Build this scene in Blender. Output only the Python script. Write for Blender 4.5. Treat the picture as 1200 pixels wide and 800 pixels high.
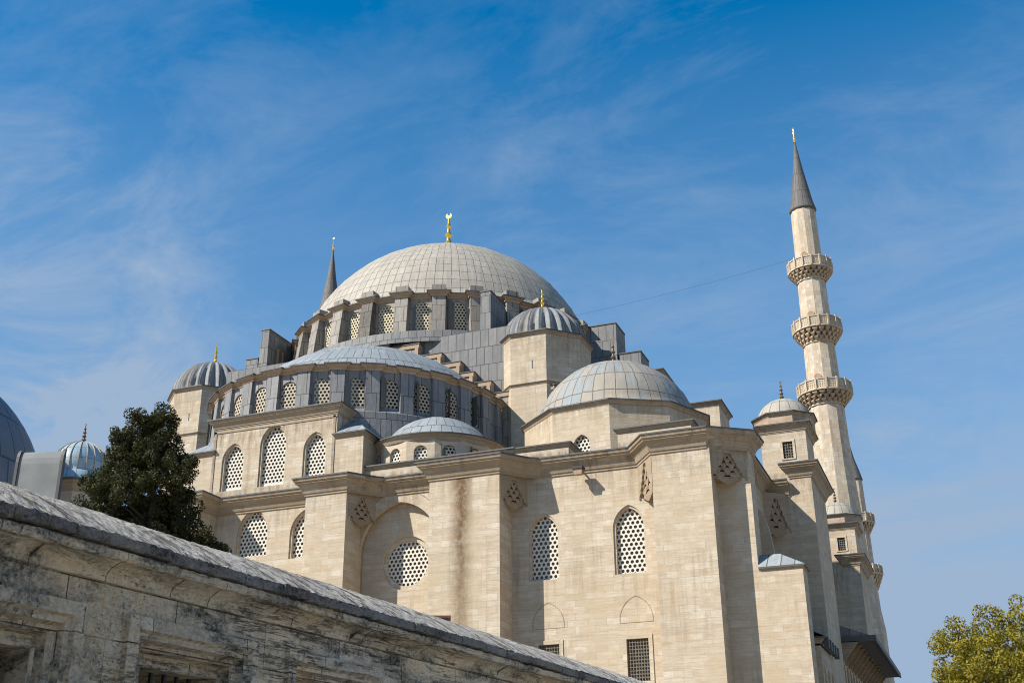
import bpy, math, random
from math import sin, cos, pi, radians as R, sqrt, atan2
from mathutils import Vector, Matrix
from mathutils.geometry import tessellate_polygon
random.seed(7)
for o in list(bpy.data.objects): bpy.data.objects.remove(o)
S = bpy.context.scene
COL = S.collection
# ------------------------------------------------------------------ camera
yaw, pitch, roll = R(-21.064), R(23.062), R(-0.5537)
fw = Vector((sin(yaw)*cos(pitch), cos(yaw)*cos(pitch), sin(pitch)))
rt = Vector((cos(yaw), -sin(yaw), 0)); up = rt.cross(fw)
rt, up = rt*cos(roll)+up*sin(roll), up*cos(roll)-rt*sin(roll)
cam = bpy.data.cameras.new('camera'); co = bpy.data.objects.new('camera', cam); COL.objects.link(co)
cam.sensor_width = 36; cam.lens = 36*1376.5/1200; cam.clip_end = 3000; cam.clip_start = .1
m = Matrix((rt, up, -fw)).transposed().to_4x4(); m.translation = Vector((45.1, -69, 1.6)); co.matrix_world = m
S.camera = co
# ------------------------------------------------------------------ light
SUN_EL = 40.8; SUN_FROM = Vector((-1, -1, 1.22)).normalized()
w = bpy.data.worlds.new('World'); S.world = w; w.use_nodes = True
nt = w.node_tree; N = nt.nodes; N.clear(); L = nt.links
out = N.new('ShaderNodeOutputWorld'); bg = N.new('ShaderNodeBackground'); bg.inputs[1].default_value = .088
sky = N.new('ShaderNodeTexSky'); sky.sky_type = 'NISHITA'; sky.sun_disc = False
sky.sun_elevation = R(SUN_EL); sky.sun_rotation = atan2(SUN_FROM.x, SUN_FROM.y)
sky.air_density = 1.0; sky.dust_density = .25; sky.ozone_density = 3.2; sky.altitude = 60
tc = N.new('ShaderNodeTexCoord'); mp = N.new('ShaderNodeMapping'); mp.inputs['Rotation'].default_value = (R(20), R(-38), R(30)); mp.inputs['Scale'].default_value = (1.6, 4.6, 4.8)
n1 = N.new('ShaderNodeTexNoise'); n1.inputs['Scale'].default_value = 2.1; n1.inputs['Detail'].default_value = 12; n1.inputs['Roughness'].default_value = .66; n1.inputs['Distortion'].default_value = .5
n2 = N.new('ShaderNodeTexNoise'); n2.inputs['Scale'].default_value = 2.1; n2.inputs['Detail'].default_value = 3
r1 = N.new('ShaderNodeValToRGB'); r1.color_ramp.elements[0].position = .44; r1.color_ramp.elements[1].position = .80
r2 = N.new('ShaderNodeValToRGB'); r2.color_ramp.elements[0].position = .34; r2.color_ramp.elements[1].position = .66
mu = N.new('ShaderNodeMath'); mu.operation = 'MULTIPLY'
# more haze of cloud low in the sky
sx = N.new('ShaderNodeSeparateXYZ'); mr = N.new('ShaderNodeMapRange'); mr.inputs['From Min'].default_value = .72; mr.inputs['From Max'].default_value = .1
mr.inputs['To Min'].default_value = .38; mr.inputs['To Max'].default_value = .55
mu2 = N.new('ShaderNodeMath'); mu2.operation = 'MULTIPLY'
sat = N.new('ShaderNodeHueSaturation'); sat.inputs['Saturation'].default_value = 1.9; sat.inputs['Value'].default_value = 1.08; sat.inputs['Hue'].default_value = .492
mix = N.new('ShaderNodeMix'); mix.data_type = 'RGBA'; mix.inputs[7].default_value = (2.15, 2.9, 4.0, 1)
L.new(tc.outputs['Generated'], mp.inputs[0]); L.new(mp.outputs[0], n1.inputs[0]); L.new(tc.outputs['Generated'], n2.inputs[0])
L.new(n1.outputs[0], r1.inputs[0]); L.new(n2.outputs[0], r2.inputs[0]); L.new(r1.outputs[0], mu.inputs[0]); L.new(r2.outputs[0], mu.inputs[1])
L.new(tc.outputs['Generated'], sx.inputs[0]); L.new(sx.outputs[2], mr.inputs[0]); L.new(mu.outputs[0], mu2.inputs[0]); L.new(mr.outputs[0], mu2.inputs[1])
L.new(sky.outputs[0], sat.inputs['Color']); L.new(sat.outputs[0], mix.inputs[6]); hz = N.new('ShaderNodeMapRange'); hz.inputs['From Min'].default_value = .62; hz.inputs['From Max'].default_value = .10; hz.inputs['To Min'].default_value = .0; hz.inputs['To Max'].default_value = .95
ad = N.new('ShaderNodeMath'); ad.operation = 'ADD'; ad.use_clamp = True
def blob(px, py, lo, hi, amt):
    v = (fw+rt*((px-600)/1376.5)-up*((py-400)/1376.5)).normalized(); dp_ = N.new('ShaderNodeVectorMath'); dp_.operation = 'DOT_PRODUCT'; L.new(tc.outputs['Generated'], dp_.inputs[0]); dp_.inputs[1].default_value = v
    q_ = N.new('ShaderNodeMapRange'); q_.interpolation_type = 'SMOOTHSTEP'; L.new(dp_.outputs['Value'], q_.inputs[0]); q_.inputs[1].default_value = cos(R(hi)); q_.inputs[2].default_value = cos(R(lo)); q_.inputs[3].default_value = 0; q_.inputs[4].default_value = amt; return q_.outputs[0]
acc = mu2.outputs[0]
for b_ in (blob(40, 380, 0, 12, .45), blob(1150, 600, 1, 12, .3), blob(1140, 230, 1, 9, .2), blob(110, 490, 0, 4.5, .55)):
    m_ = N.new('ShaderNodeMath'); m_.operation = 'MULTIPLY_ADD'; L.new(b_, m_.inputs[0]); q2 = N.new('ShaderNodeMapRange'); q2.inputs[1].default_value = .36; q2.inputs[2].default_value = .66; L.new(n1.outputs[0], q2.inputs[0]); L.new(q2.outputs[0], m_.inputs[1]); L.new(acc, m_.inputs[2]); acc = m_.outputs[0]
L.new(sx.outputs[2], hz.inputs[0]); L.new(acc, ad.inputs[0]); L.new(hz.outputs[0], ad.inputs[1]); L.new(ad.outputs[0], mix.inputs[0])
L.new(mix.outputs[2], bg.inputs[0]); L.new(bg.outputs[0], out.inputs[0])
sl = bpy.data.lights.new('sun', 'SUN'); sl.energy = 4.4; sl.angle = R(.5); sl.color = (1, .94, .85)
so = bpy.data.objects.new('sun', sl); COL.objects.link(so); so.rotation_euler = SUN_FROM.to_track_quat('Z', 'Y').to_euler(); so.location = (0, -60, 90)
S.view_settings.view_transform = 'Standard'; S.view_settings.look = 'None'; S.view_settings.exposure = .85; S.view_settings.gamma = 1
S.cycles.pixel_filter_type = 'BLACKMAN_HARRIS'; S.cycles.filter_width = 1.05
# ------------------------------------------------------------------ materials
def newmat(name):
    m = bpy.data.materials.new(name); m.use_nodes = True
    b = m.node_tree.nodes['Principled BSDF']; return m, m.node_tree.nodes, m.node_tree.links, b
def plain(name, c, rough=.7, metal=0, var=0, scale=3):
    m, N, L, b = newmat(name); b.inputs['Roughness'].default_value = rough; b.inputs['Metallic'].default_value = metal
    b.inputs['Base Color'].default_value = (*c, 1)
    if var:
        n = N.new('ShaderNodeTexNoise'); n.inputs['Scale'].default_value = scale; n.inputs['Detail'].default_value = 6
        t = N.new('ShaderNodeTexCoord'); L.new(t.outputs['Object'], n.inputs[0])
        mx = N.new('ShaderNodeMix'); mx.data_type = 'RGBA'
        mx.inputs[6].default_value = (*[x*(1-var) for x in c], 1); mx.inputs[7].default_value = (*[min(1, x*(1+var)) for x in c], 1)
        L.new(n.outputs[0], mx.inputs[0]); L.new(mx.outputs[2], b.inputs['Base Color'])
    return m
class NT:
    """little node helper"""
    def __init__(s, m): s.N = m.node_tree.nodes; s.L = m.node_tree.links
    def put(s, sock, v):
        if hasattr(v, 'is_output'): s.L.new(v, sock)
        elif v is not None: sock.default_value = v
    def math(s, op, a, b=None, c=None, clamp=False):
        n = s.N.new('ShaderNodeMath'); n.operation = op; n.use_clamp = clamp
        for i, v in enumerate((a, b, c)): s.put(n.inputs[i], v)
        return n.outputs[0]
    def mix(s, f, a, b, bt='MIX'):
        n = s.N.new('ShaderNodeMix'); n.data_type = 'RGBA'; n.blend_type = bt
        s.put(n.inputs[0], f); s.put(n.inputs[6], a if hasattr(a, 'is_output') else (*a, 1)); s.put(n.inputs[7], b if hasattr(b, 'is_output') else (*b, 1))
        return n.outputs[2]
    def uv(s, sc=(1, 1, 1), loc=(0, 0, 0)):
        t = s.N.new('ShaderNodeTexCoord'); m = s.N.new('ShaderNodeMapping'); m.inputs['Scale'].default_value = sc; m.inputs['Location'].default_value = loc
        s.L.new(t.outputs['UV'], m.inputs[0]); return m.outputs[0]
    def geo(s, sc=(1, 1, 1)):
        t = s.N.new('ShaderNodeNewGeometry'); m = s.N.new('ShaderNodeMapping'); m.inputs['Scale'].default_value = sc
        s.L.new(t.outputs['Position'], m.inputs[0]); return m.outputs[0]
    def noise(s, v, scale, det=5, rough=.5, dist=0):
        n = s.N.new('ShaderNodeTexNoise'); s.L.new(v, n.inputs[0]); n.inputs['Scale'].default_value = scale; n.inputs['Detail'].default_value = det
        n.inputs['Roughness'].default_value = rough; n.inputs['Distortion'].default_value = dist; return n.outputs[0]
    def ramp(s, v, a, b, lo=0., hi=1.):
        n = s.N.new('ShaderNodeMapRange'); s.put(n.inputs[0], v); n.inputs[1].default_value = a; n.inputs[2].default_value = b
        n.inputs[3].default_value = lo; n.inputs[4].default_value = hi; return n.outputs[0]
    def brick(s, v, w, h, mortar, c1, c2, off=.5, freq=2, smooth=.1):
        n = s.N.new('ShaderNodeTexBrick'); s.L.new(v, n.inputs['Vector']); n.inputs['Scale'].default_value = 1
        n.inputs['Brick Width'].default_value = w; n.inputs['Row Height'].default_value = h; n.inputs['Mortar Size'].default_value = mortar
        n.inputs['Mortar Smooth'].default_value = smooth; n.offset = off; n.offset_frequency = freq
        n.inputs['Color1'].default_value = (*c1, 1); n.inputs['Color2'].default_value = (*c2, 1); n.inputs['Mortar'].default_value = (0, 0, 0, 1)
        return n.outputs['Color'], n.outputs['Fac']
    def bump(s, b, h, st=.5, dist=.05):
        n = s.N.new('ShaderNodeBump'); n.inputs['Strength'].default_value = st; n.inputs['Distance'].default_value = dist
        s.L.new(h, n.inputs['Height']); s.L.new(n.outputs[0], b.inputs['Normal'])
def stone(name, base, grime=.35, dirt=(.17, .12, .075), bw=1.25, bh=.40, joint=.10, streak=.62, soot=None, stripe=None, patch=.12):
    m, N, L, b = newmat(name); t = NT(m); b.inputs['Roughness'].default_value = .88; b.inputs['Specular IOR Level'].default_value = .2
    uv = t.uv(); g = t.geo()
    c1 = tuple(x*(1+patch) for x in base); c2 = (base[0]*(1-patch), base[1]*(1-patch*1.3), base[2]*(1-patch*1.9))
    bc, bf = t.brick(uv, bw, bh, .005, c1, c2, .42, 2, .4)
    bf = t.math('MULTIPLY', bf, t.ramp(t.noise(g, 1.1, 3, .6), .4, .6, .15, 1.))
    # second block tone layer, few odd blocks warmer
    bc2, _ = t.brick(uv, bw*.55, bh, 0, (0, 0, 0), (1, 1, 1), .42, 2)
    col = t.mix(t.ramp(bc2, .88, .91, 0, .45), bc, (base[0]*1.02, base[1]*.82, base[2]*.62))
    col = t.mix(t.ramp(bc2, .08, .05, 0, .5), col, tuple(min(.8, x*1.22) for x in base))
    col = t.mix(t.ramp(bc2, .35, .65, 0, .5), col, (base[0]*.92, base[1]*.84, base[2]*.76))
    # horizontal travertine streaks
    st = t.math('ADD', t.math('MULTIPLY', t.noise(t.uv((.30, 3.3, 1)), 1.25, 10, .74), .62), t.math('MULTIPLY', t.noise(t.uv((.9, 7.0, 1), (4, 2, 0)), 1.7, 6, .7), .38))
    col = t.mix(t.math('MULTIPLY', t.ramp(st, .47, .60), streak), col, (base[0]*.66, base[1]*.57, base[2]*.47))
    big = t.noise(g, .35, 5, .6)
    col = t.mix(t.ramp(big, .42, .62, 0, .55), col, (base[0]*.86, base[1]*.76, base[2]*.62))
    col = t.mix(t.ramp(t.noise(t.geo((1, 1, 2.5)), 2.6, 10, .85), .50, .62, 0, .45), col, tuple(x*.7 for x in base))
    col = t.mix(t.ramp(t.noise(g, .9, 4, .6), .55, .75, 0, .3), col, tuple(min(.75, x*1.25) for x in base))
    # vertical run-off streaks
    vs = t.noise(t.uv((1.7, .10, 1)), 1.3, 6, .65); vs2 = t.noise(g, .22, 2, .5)
    gf = t.math('MULTIPLY', t.ramp(vs, .50, .68), t.ramp(vs2, .45, .6))
    col = t.mix(t.math('MULTIPLY', gf, grime), col, dirt)
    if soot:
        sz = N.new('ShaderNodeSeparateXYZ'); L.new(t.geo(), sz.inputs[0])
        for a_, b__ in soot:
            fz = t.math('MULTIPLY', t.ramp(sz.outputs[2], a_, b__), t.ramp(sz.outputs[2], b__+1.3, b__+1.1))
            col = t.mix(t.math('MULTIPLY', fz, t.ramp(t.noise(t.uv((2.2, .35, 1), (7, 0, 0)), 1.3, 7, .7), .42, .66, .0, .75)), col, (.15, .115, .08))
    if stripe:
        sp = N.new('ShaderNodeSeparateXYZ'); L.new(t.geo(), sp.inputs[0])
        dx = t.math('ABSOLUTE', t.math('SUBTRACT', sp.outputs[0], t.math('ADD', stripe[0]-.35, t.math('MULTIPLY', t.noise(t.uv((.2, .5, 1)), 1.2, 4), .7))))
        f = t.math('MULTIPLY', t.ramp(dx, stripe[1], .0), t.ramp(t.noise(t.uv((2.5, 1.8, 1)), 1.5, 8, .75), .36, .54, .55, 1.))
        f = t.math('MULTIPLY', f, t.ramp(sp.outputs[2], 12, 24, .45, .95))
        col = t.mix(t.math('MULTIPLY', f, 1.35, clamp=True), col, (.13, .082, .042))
    col = t.mix(t.math('MULTIPLY', bf, joint), col, tuple(x*.42 for x in base))
    L.new(col, b.inputs['Base Color'])
    h = t.math('ADD', t.math('MULTIPLY', bf, -.12), t.math('MULTIPLY', t.noise(g, 5, 8, .7), .9)); h = t.math('ADD', h, t.math('MULTIPLY', st, 1.3))
    t.bump(b, h, .55, .03)
    return m
def lead(name, c1, c2, seamc, w=.8, h=1.3, off=0., grime=.4, rough=.68, hor=1.):
    m, N, L, b = newmat(name); t = NT(m); b.inputs['Roughness'].default_value = rough; b.inputs['Metallic'].default_value = 0.; b.inputs['Specular IOR Level'].default_value = .35
    uv = t.uv(); g = t.geo()
    bc, bf = t.brick(uv, w, h, .035, c1, c2, off, 2, .3)
    col = t.mix(t.ramp(t.noise(g, .8, 6, .65), .35, .7, 0, .55), bc, tuple((a+d)/2*.72 for a, d in zip(c1, c2)))
    col = t.mix(t.ramp(t.noise(t.uv((3, .35, 1)), 1.4, 5, .6), .5, .75, 0, .5), col, tuple(min(.8, x*1.35) for x in c1))
    col = t.mix(t.math('MULTIPLY', t.ramp(t.noise(t.uv((2, .15, 1), (3, 1, 0)), 1.1, 5, .6), .52, .7), grime), col, (.13, .12, .11))
    col = t.mix(t.math('MULTIPLY', bf, .8), col, seamc)
    L.new(col, b.inputs['Base Color'])
    t.bump(b, t.math('ADD', t.math('MULTIPLY', bf, 1.2), t.math('MULTIPLY', t.noise(g, 2.2, 4, .6), .9)), .6, .05)
    return m
ST = (.485, .43, .345)
M = {}
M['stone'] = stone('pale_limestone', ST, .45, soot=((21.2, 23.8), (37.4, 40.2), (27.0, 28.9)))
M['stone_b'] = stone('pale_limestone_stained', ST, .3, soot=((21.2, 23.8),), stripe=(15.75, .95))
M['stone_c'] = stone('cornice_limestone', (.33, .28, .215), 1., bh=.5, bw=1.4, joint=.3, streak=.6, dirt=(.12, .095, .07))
M['stone_m'] = stone('minaret_limestone', (.50, .445, .365), .6, bw=1.0, bh=.55, patch=.2, streak=.35)
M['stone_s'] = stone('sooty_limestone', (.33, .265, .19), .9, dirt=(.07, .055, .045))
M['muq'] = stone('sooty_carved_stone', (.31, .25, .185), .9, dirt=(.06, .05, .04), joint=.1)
M['pink'] = stone('rose_limestone', (.40, .315, .24), .45, bh=.5, bw=1.4, joint=.3)
M['lead_main'] = lead('warm_grey_lead', (.37, .335, .27), (.31, .285, .235), (.13, .12, .105), .8, 1.25, 0., .25)
M['lead_half'] = lead('pale_blue_lead', (.27, .295, .30), (.20, .225, .24), (.085, .09, .095), .8, 1.6, .5, .2)
M['lead_corner'] = lead('patched_lead', (.32, .27, .20), (.21, .25, .265), (.13, .10, .075), .8, 1.45, 0, .25)
M['lead_grey'] = lead('dark_grey_lead', (.20, .195, .185), (.135, .138, .14), (.07, .07, .07), .75, 1.6, .5, .5)
M['lead_drum'] = lead('drum_lead', (.235, .23, .22), (.155, .16, .168), (.08, .08, .08), .8, 2.0, .5, .7)
M['lead_warmdrum'] = lead('warm_drum_lead', (.29, .26, .215), (.21, .19, .165), (.12, .11, .1), .8, 1.5, .5, .4)
M['lead_fl'] = lead('fluted_lead', (.20, .215, .22), (.19, .165, .135), (.06, .065, .07), .4, 30, 0, .6)
M['lead_dark'] = plain('lead_flashing', (.075, .073, .07), .6, .1, .4)
M['lead_cone'] = lead('cone_lead', (.125, .115, .105), (.095, .09, .085), (.07, .065, .06), .5, 2.2, .5, .4)
M['gyp'] = plain('white_gypsum', (.56, .525, .45), .85, 0, .12, 4)
M['gypc'] = plain('cream_gypsum', (.52, .46, .32), .85, 0, .15, 4)
M['gypt'] = plain('tan_gypsum', (.42, .36, .27), .85, 0, .15, 4)
M['glass'] = plain('dark_pane', (.11, .105, .09), .4)
M['gold'] = plain('gilded_copper', (.86, .58, .12), .28, .9)
M['oldmetal'] = plain('tarnished_metal', (.13, .10, .08), .55, .6)
M['iron'] = plain('black_iron', (.03, .03, .032), .6, .3)
M['bronze'] = plain('bronze_grille', (.16, .125, .08), .6, .2)
M['teal'] = plain('turquoise_tile', (.03, .26, .27), .35)
M['redstone'] = plain('red_stone_trim', (.36, .16, .10), .8)
M['galv'] = plain('galvanised_steel', (.15, .158, .155), .75, .0, .45, 4)
M['galvd'] = plain('dark_steel_edge', (.06, .055, .055), .6, .3)
M['rust'] = plain('rust_brown_paint', (.12, .06, .045), .7, 0, .4, 9)
M['wire'] = plain('thin_black_cable', (.05, .05, .06), .6)
M['soffit'] = plain('dark_timber_soffit', (.10, .085, .07), .8, 0, .3)
# ------------------------------------------------------------------ mesh helpers
ORG = {}
class MB:
    def __init__(s): s.v = []; s.f = []; s.uv = []; s.sm = []
    def face(s, pts, uv=None, smooth=False):
        pts = [Vector(p) for p in pts]
        if uv is None:
            n = Vector((0, 0, 0))
            for i in range(len(pts)): n += (pts[i]-pts[0]).cross(pts[(i+1) % len(pts)]-pts[0])
            if n.length < 1e-12: return
            n.normalize()
            if abs(n.z) > .9: uv = [(p.x, p.y) for p in pts]
            else:
                t = Vector((-n.y, n.x, 0)).normalized(); q = n.cross(t)
                uv = [(p.dot(t), p.dot(q)) for p in pts] if abs(n.z) > .25 else [(p.dot(t), p.z) for p in pts]
        i0 = len(s.v); s.v += pts; s.f.append(tuple(range(i0, i0+len(pts)))); s.uv += list(uv); s.sm.append(smooth)
    def box(s, a, b, rot=0, c=None):
        """axis box from corner a to corner b, optionally turned about z at c"""
        P = [(a[0], a[1]), (b[0], a[1]), (b[0], b[1]), (a[0], b[1])]
        if rot:
            c = c or ((a[0]+b[0])/2, (a[1]+b[1])/2)
            P = [(c[0]+(x-c[0])*cos(rot)-(y-c[1])*sin(rot), c[1]+(x-c[0])*sin(rot)+(y-c[1])*cos(rot)) for x, y in P]
        s.prism(P, a[2], b[2])
    def prism(s, P, z0, z1, top=None, cap=True):
        T = top or P; n = len(P)
        for i in range(n):
            j = (i+1) % n
            s.face([(*P[i], z0), (*P[j], z0), (*T[j], z1), (*T[i], z1)])
        if cap:
            s.face([(*p, z1) for p in T]); s.face([(*p, z0) for p in reversed(P)])
    def lathe(s, prof, c=(0, 0), n=24, a0=0, a1=2*pi, smooth=True, us=None, vs=None, fl=0, fa=0, poly_off=0):
        """prof: (r,z) list from bottom to top, outward faces"""
        full = abs(a1-a0-2*pi) < 1e-6
        arc = [0]
        for (r0, z0), (r1, z1) in zip(prof, prof[1:]): arc.append(arc[-1]+math.hypot(r1-r0, z1-z0))
        tot = arc[-1]; rm = max(p[0] for p in prof)
        for k in range(n):
            A = a0+(a1-a0)*k/n+poly_off; B = a0+(a1-a0)*(k+1)/n+poly_off
            for i in range(len(prof)-1):
                (r0, z0), (r1, z1) = prof[i], prof[i+1]
                def pt(r, z, a):
                    if fl: r = r*(1+fa*(abs(cos(fl*a/2))-.6))
                    return Vector((c[0]+r*sin(a), c[1]-r*cos(a), z))
                if us:
                    u0 = k/n*us; u1 = (k+1)/n*us; v0 = arc[i]/tot*vs; v1 = arc[i+1]/tot*vs
                else: u0 = (a0+(a1-a0)*k/n)*rm; u1 = (a0+(a1-a0)*(k+1)/n)*rm; v0 = prof[0][1]+arc[i]; v1 = prof[0][1]+arc[i+1]
                P = [pt(r0, z0, A), pt(r0, z0, B), pt(r1, z1, B), pt(r1, z1, A)]; U = [(u0, v0), (u1, v0), (u1, v1), (u0, v1)]
                if r1 < 1e-6: P = P[:3]; U = U[:3]
                elif r0 < 1e-6: P = [P[0], P[2], P[3]]; U = [U[0], U[2], U[3]]
                s.face(P, U, smooth)
    def sweep(s, path, prof, closed=False, rev=False):
        """path in plan, outward side is to the right of travel; prof (out, z)"""
        n = len(path); nr = []
        def seg(i, j):
            d = Vector((path[j][0]-path[i][0], path[j][1]-path[i][1])).normalized(); return Vector((d.y, -d.x))
        for i in range(n):
            ns = []
            if closed or i > 0: ns.append(seg((i-1) % n, i))
            if closed or i < n-1: ns.append(seg(i, (i+1) % n))
            v = sum(ns, Vector((0, 0))); v.normalize(); v = v/max(.35, v.dot(ns[0])); nr.append(v)
        def q(i, o, z): return (path[i][0]+nr[i].x*o, path[i][1]+nr[i].y*o, z)
        for i in range(n if closed else n-1):
            j = (i+1) % n
            for (o0, z0), (o1, z1) in zip(prof, prof[1:]): s.face([q(i, o0, z0), q(j, o0, z0), q(j, o1, z1), q(i, o1, z1)])
        if not closed:
            s.face([q(0, o, z) for o, z in reversed(prof)]); s.face([q(n-1, o, z) for o, z in prof])
    def panel(s, o, u, outer, holes=(), depth=.4, back=None):
        """vertical sheet at o (x,y), horizontal unit u, 2d polys (u,z); reveals go inward"""
        ud = Vector((u[0], u[1], 0)); nn = Vector((u[1], -u[0], 0)); O = Vector((o[0], o[1], 0))
        P = lambda a, d=0: O+ud*a[0]+Vector((0, 0, a[1]))-nn*d
        polys = [[Vector((a[0], a[1], 0)) for a in outer]]+[[Vector((a[0], a[1], 0)) for a in h] for h in holes]
        flat = [a for q in polys for a in q]
        b = O.dot(ud)
        if not holes: s.face([P(a) for a in outer], [(b+a[0], a[1]) for a in outer])
        else:
            for tri in tessellate_polygon(polys):
                T = [flat[i] for i in tri]
                if (T[1]-T[0]).cross(T[2]-T[0]).z < 0: T.reverse()
                s.face([P(a) for a in T], [(b+a[0], a[1]) for a in T])
        for h in holes:
            k = len(h)
            for i in range(k):
                a, c = h[i], h[(i+1) % k]
                s.face([P(c), P(a), P(a, depth), P(c, depth)])
    def build(s, name, mat, parent=None, origin=None, merge=False):
        if not s.v: return None
        po = ORG.get(parent.name, Vector((0, 0, 0))) if parent else Vector((0, 0, 0))
        org = Vector(origin) if origin is not None else po.copy()
        me = bpy.data.meshes.new(name); me.from_pydata([v-org for v in s.v], [], s.f)
        ul = me.uv_layers.new(name='UVMap'); ul.data.foreach_set('uv', [c for p in s.uv for c in p])
        me.polygons.foreach_set('use_smooth', s.sm)
        if merge:
            import bmesh
            b = bmesh.new(); b.from_mesh(me); bmesh.ops.remove_doubles(b, verts=b.verts, dist=1e-4); b.to_mesh(me); b.free()
        me.materials.append(mat); me.update()
        o = bpy.data.objects.new(name, me); COL.objects.link(o)
        if parent: o.parent = parent
        o.location = org-po; ORG[o.name] = org
        return o
def thing(name, label, cat, loc, group=None):
    o = bpy.data.objects.new(name, None); COL.objects.link(o); o.location = loc; o['label'] = label; o['category'] = cat
    if group: o['group'] = group
    o.empty_display_size = .3; ORG[o.name] = Vector(loc); return o
def struct(o): o['kind'] = 'structure'
def ngon(c, r, n, off=0): return [(c[0]+r*sin(off+2*pi*k/n), c[1]-r*cos(off+2*pi*k/n)) for k in range(n)]
def arch(cx, z0, w, h, rise=None, n=9):
    """pointed arch opening outline, counter-clockwise"""
    rise = rise or w*.68; rise = max(rise, w*.5+1e-4); hs = h-rise
    Rr = (rise*rise+w*w/4)/w; c = w/2-Rr; amax = math.asin(min(1, rise/Rr))
    r = [(cx+c+Rr*cos(amax*i/n), z0+hs+Rr*sin(amax*i/n)) for i in range(n+1)]
    l = [(2*cx-x, z) for x, z in reversed(r[:-1])]
    return [(cx-w/2, z0), (cx+w/2, z0)]+r+l
def circ2(cx, cz, r, n=32): return [(cx+r*cos(2*pi*i/n), cz+r*sin(2*pi*i/n)) for i in range(n)]
def rect2(x0, z0, x1, z1): return [(x0, z0), (x1, z0), (x1, z1), (x0, z1)]
def inside(p, poly):
    c = False; j = len(poly)-1
    for i in range(len(poly)):
        if (poly[i][1] > p[1]) != (poly[j][1] > p[1]) and p[0] < (poly[j][0]-poly[i][0])*(p[1]-poly[i][1])/(poly[j][1]-poly[i][1])+poly[i][0]: c = not c
        j = i
    return c
LC = {}
def place(me_key, maker, name, mat, parent, pos, u):
    """instance a cached local mesh (x along u, y inward, z up)"""
    if me_key not in LC:
        mb = MB(); maker(mb); o = mb.build(name, mat); LC[me_key] = o.data
    else:
        o = bpy.data.objects.new(name, LC[me_key]); COL.objects.link(o)
    po = ORG.get(parent.name, Vector((0, 0, 0)))
    o.parent = parent; o.location = Vector(pos)-po; o.rotation_euler = (0, 0, atan2(u[1], u[0])); ORG[o.name] = Vector(pos)
    return o
def lattice(mb, w, h, outline, p=.31, hr=.355, t=.07, sill=.0):
    """hexagonal pierced screen, bottom centre at origin, x across"""
    ch = p*.8660; nx = int(w/2/p)+2; ny = int(h/ch)+3
    for i in range(-nx, nx+1):
        for j in range(-1, ny):
            cx = p*(i+.5*(j % 2)); cz = sill+ch*(j+.45)
            if cz < sill: continue
            if not any(inside((cx+dx*p*.62, cz+dz*p*.62), outline) for dx, dz in ((0, 0), (1, 0), (-1, 0), (0, 1), (0, -1), (.7, .7), (-.7, .7), (.7, -.7), (-.7, -.7))): continue
            O = []; I = []
            for k in range(12):
                a = pi*k/6+pi/6; rr = p*.57735*cos(pi/6)/cos((((a-pi/6) % (pi/3))-pi/6)); O.append((cx+rr*cos(a), cz+rr*sin(a))); I.append((cx+hr*p*cos(a), cz+hr*p*sin(a)))
            for k in range(12):
                l = (k+1) % 12
                mb.face([(O[k][0], 0, O[k][1]), (O[l][0], 0, O[l][1]), (I[l][0], 0, I[l][1]), (I[k][0], 0, I[k][1])][::-1] if False else [(I[k][0], 0, I[k][1]), (I[l][0], 0, I[l][1]), (O[l][0], 0, O[l][1]), (O[k][0], 0, O[k][1])])
                mb.face([(I[l][0], 0, I[l][1]), (I[k][0], 0, I[k][1]), (I[k][0], t, I[k][1]), (I[l][0], t, I[l][1])])
    if sill: mb.box((-w/2-.05, -.02, -.1), (w/2+.05, t, sill-.02))
def local_outline(shape, w, h):
    return circ2(0, h/2, w/2) if shape == 'round' else arch(0, 0, w, h, None if shape == 'arch' else w*.5)
def pierced(parent, pos, u, w, h, shape='arch', mat='gyp', p=.31, sill=0., depth=.32, frame=None):
    """window = lattice screen set inside an opening, with its dark pane behind; pos is bottom centre on wall face"""
    ol = local_outline(shape, w, h); nn = Vector((u[1], -u[0], 0)); P = Vector(pos)-nn*depth
    win = place(('lat', shape, w, h, mat, p, sill), lambda mb: lattice(mb, w, h, ol, p, sill=sill), 'window', M[mat], parent, P, u)
    place(('pane', shape, w, h), lambda mb: mb.face([(-w/2-.1, .12, -.1), (w/2+.1, .12, -.1), (w/2+.1, .12, h+.1), (-w/2-.1, .12, h+.1)]), 'pane', M['glass'], win, P, u)
    if frame:
        e = frame
        def fr(mb):
            a = local_outline(shape, w, h)
            b = circ2(0, h/2, w/2+e) if shape == 'round' else arch(0, 0, w+2*e, h+e*1.25, None if shape == 'arch' else (w/2+e))
            s_ = 0 if shape == 'round' else 1
            rng = range(len(a)) if shape == 'round' else range(1, len(a))
            dd = -depth+.10
            for i in rng:
                j = (i+1) % len(a)
                mb.face([(a[i][0], dd, a[i][1]), (b[i][0], dd, b[i][1]), (b[j][0], dd, b[j][1]), (a[j][0], dd, a[j][1])])
                mb.face([(a[j][0], dd, a[j][1]), (a[j][0], .05, a[j][1]), (a[i][0], .05, a[i][1]), (a[i][0], dd, a[i][1])])
        place(('fr', shape, w, h, e, depth), fr, 'frame', M['stone'], win, P, u)
    return win
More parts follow.
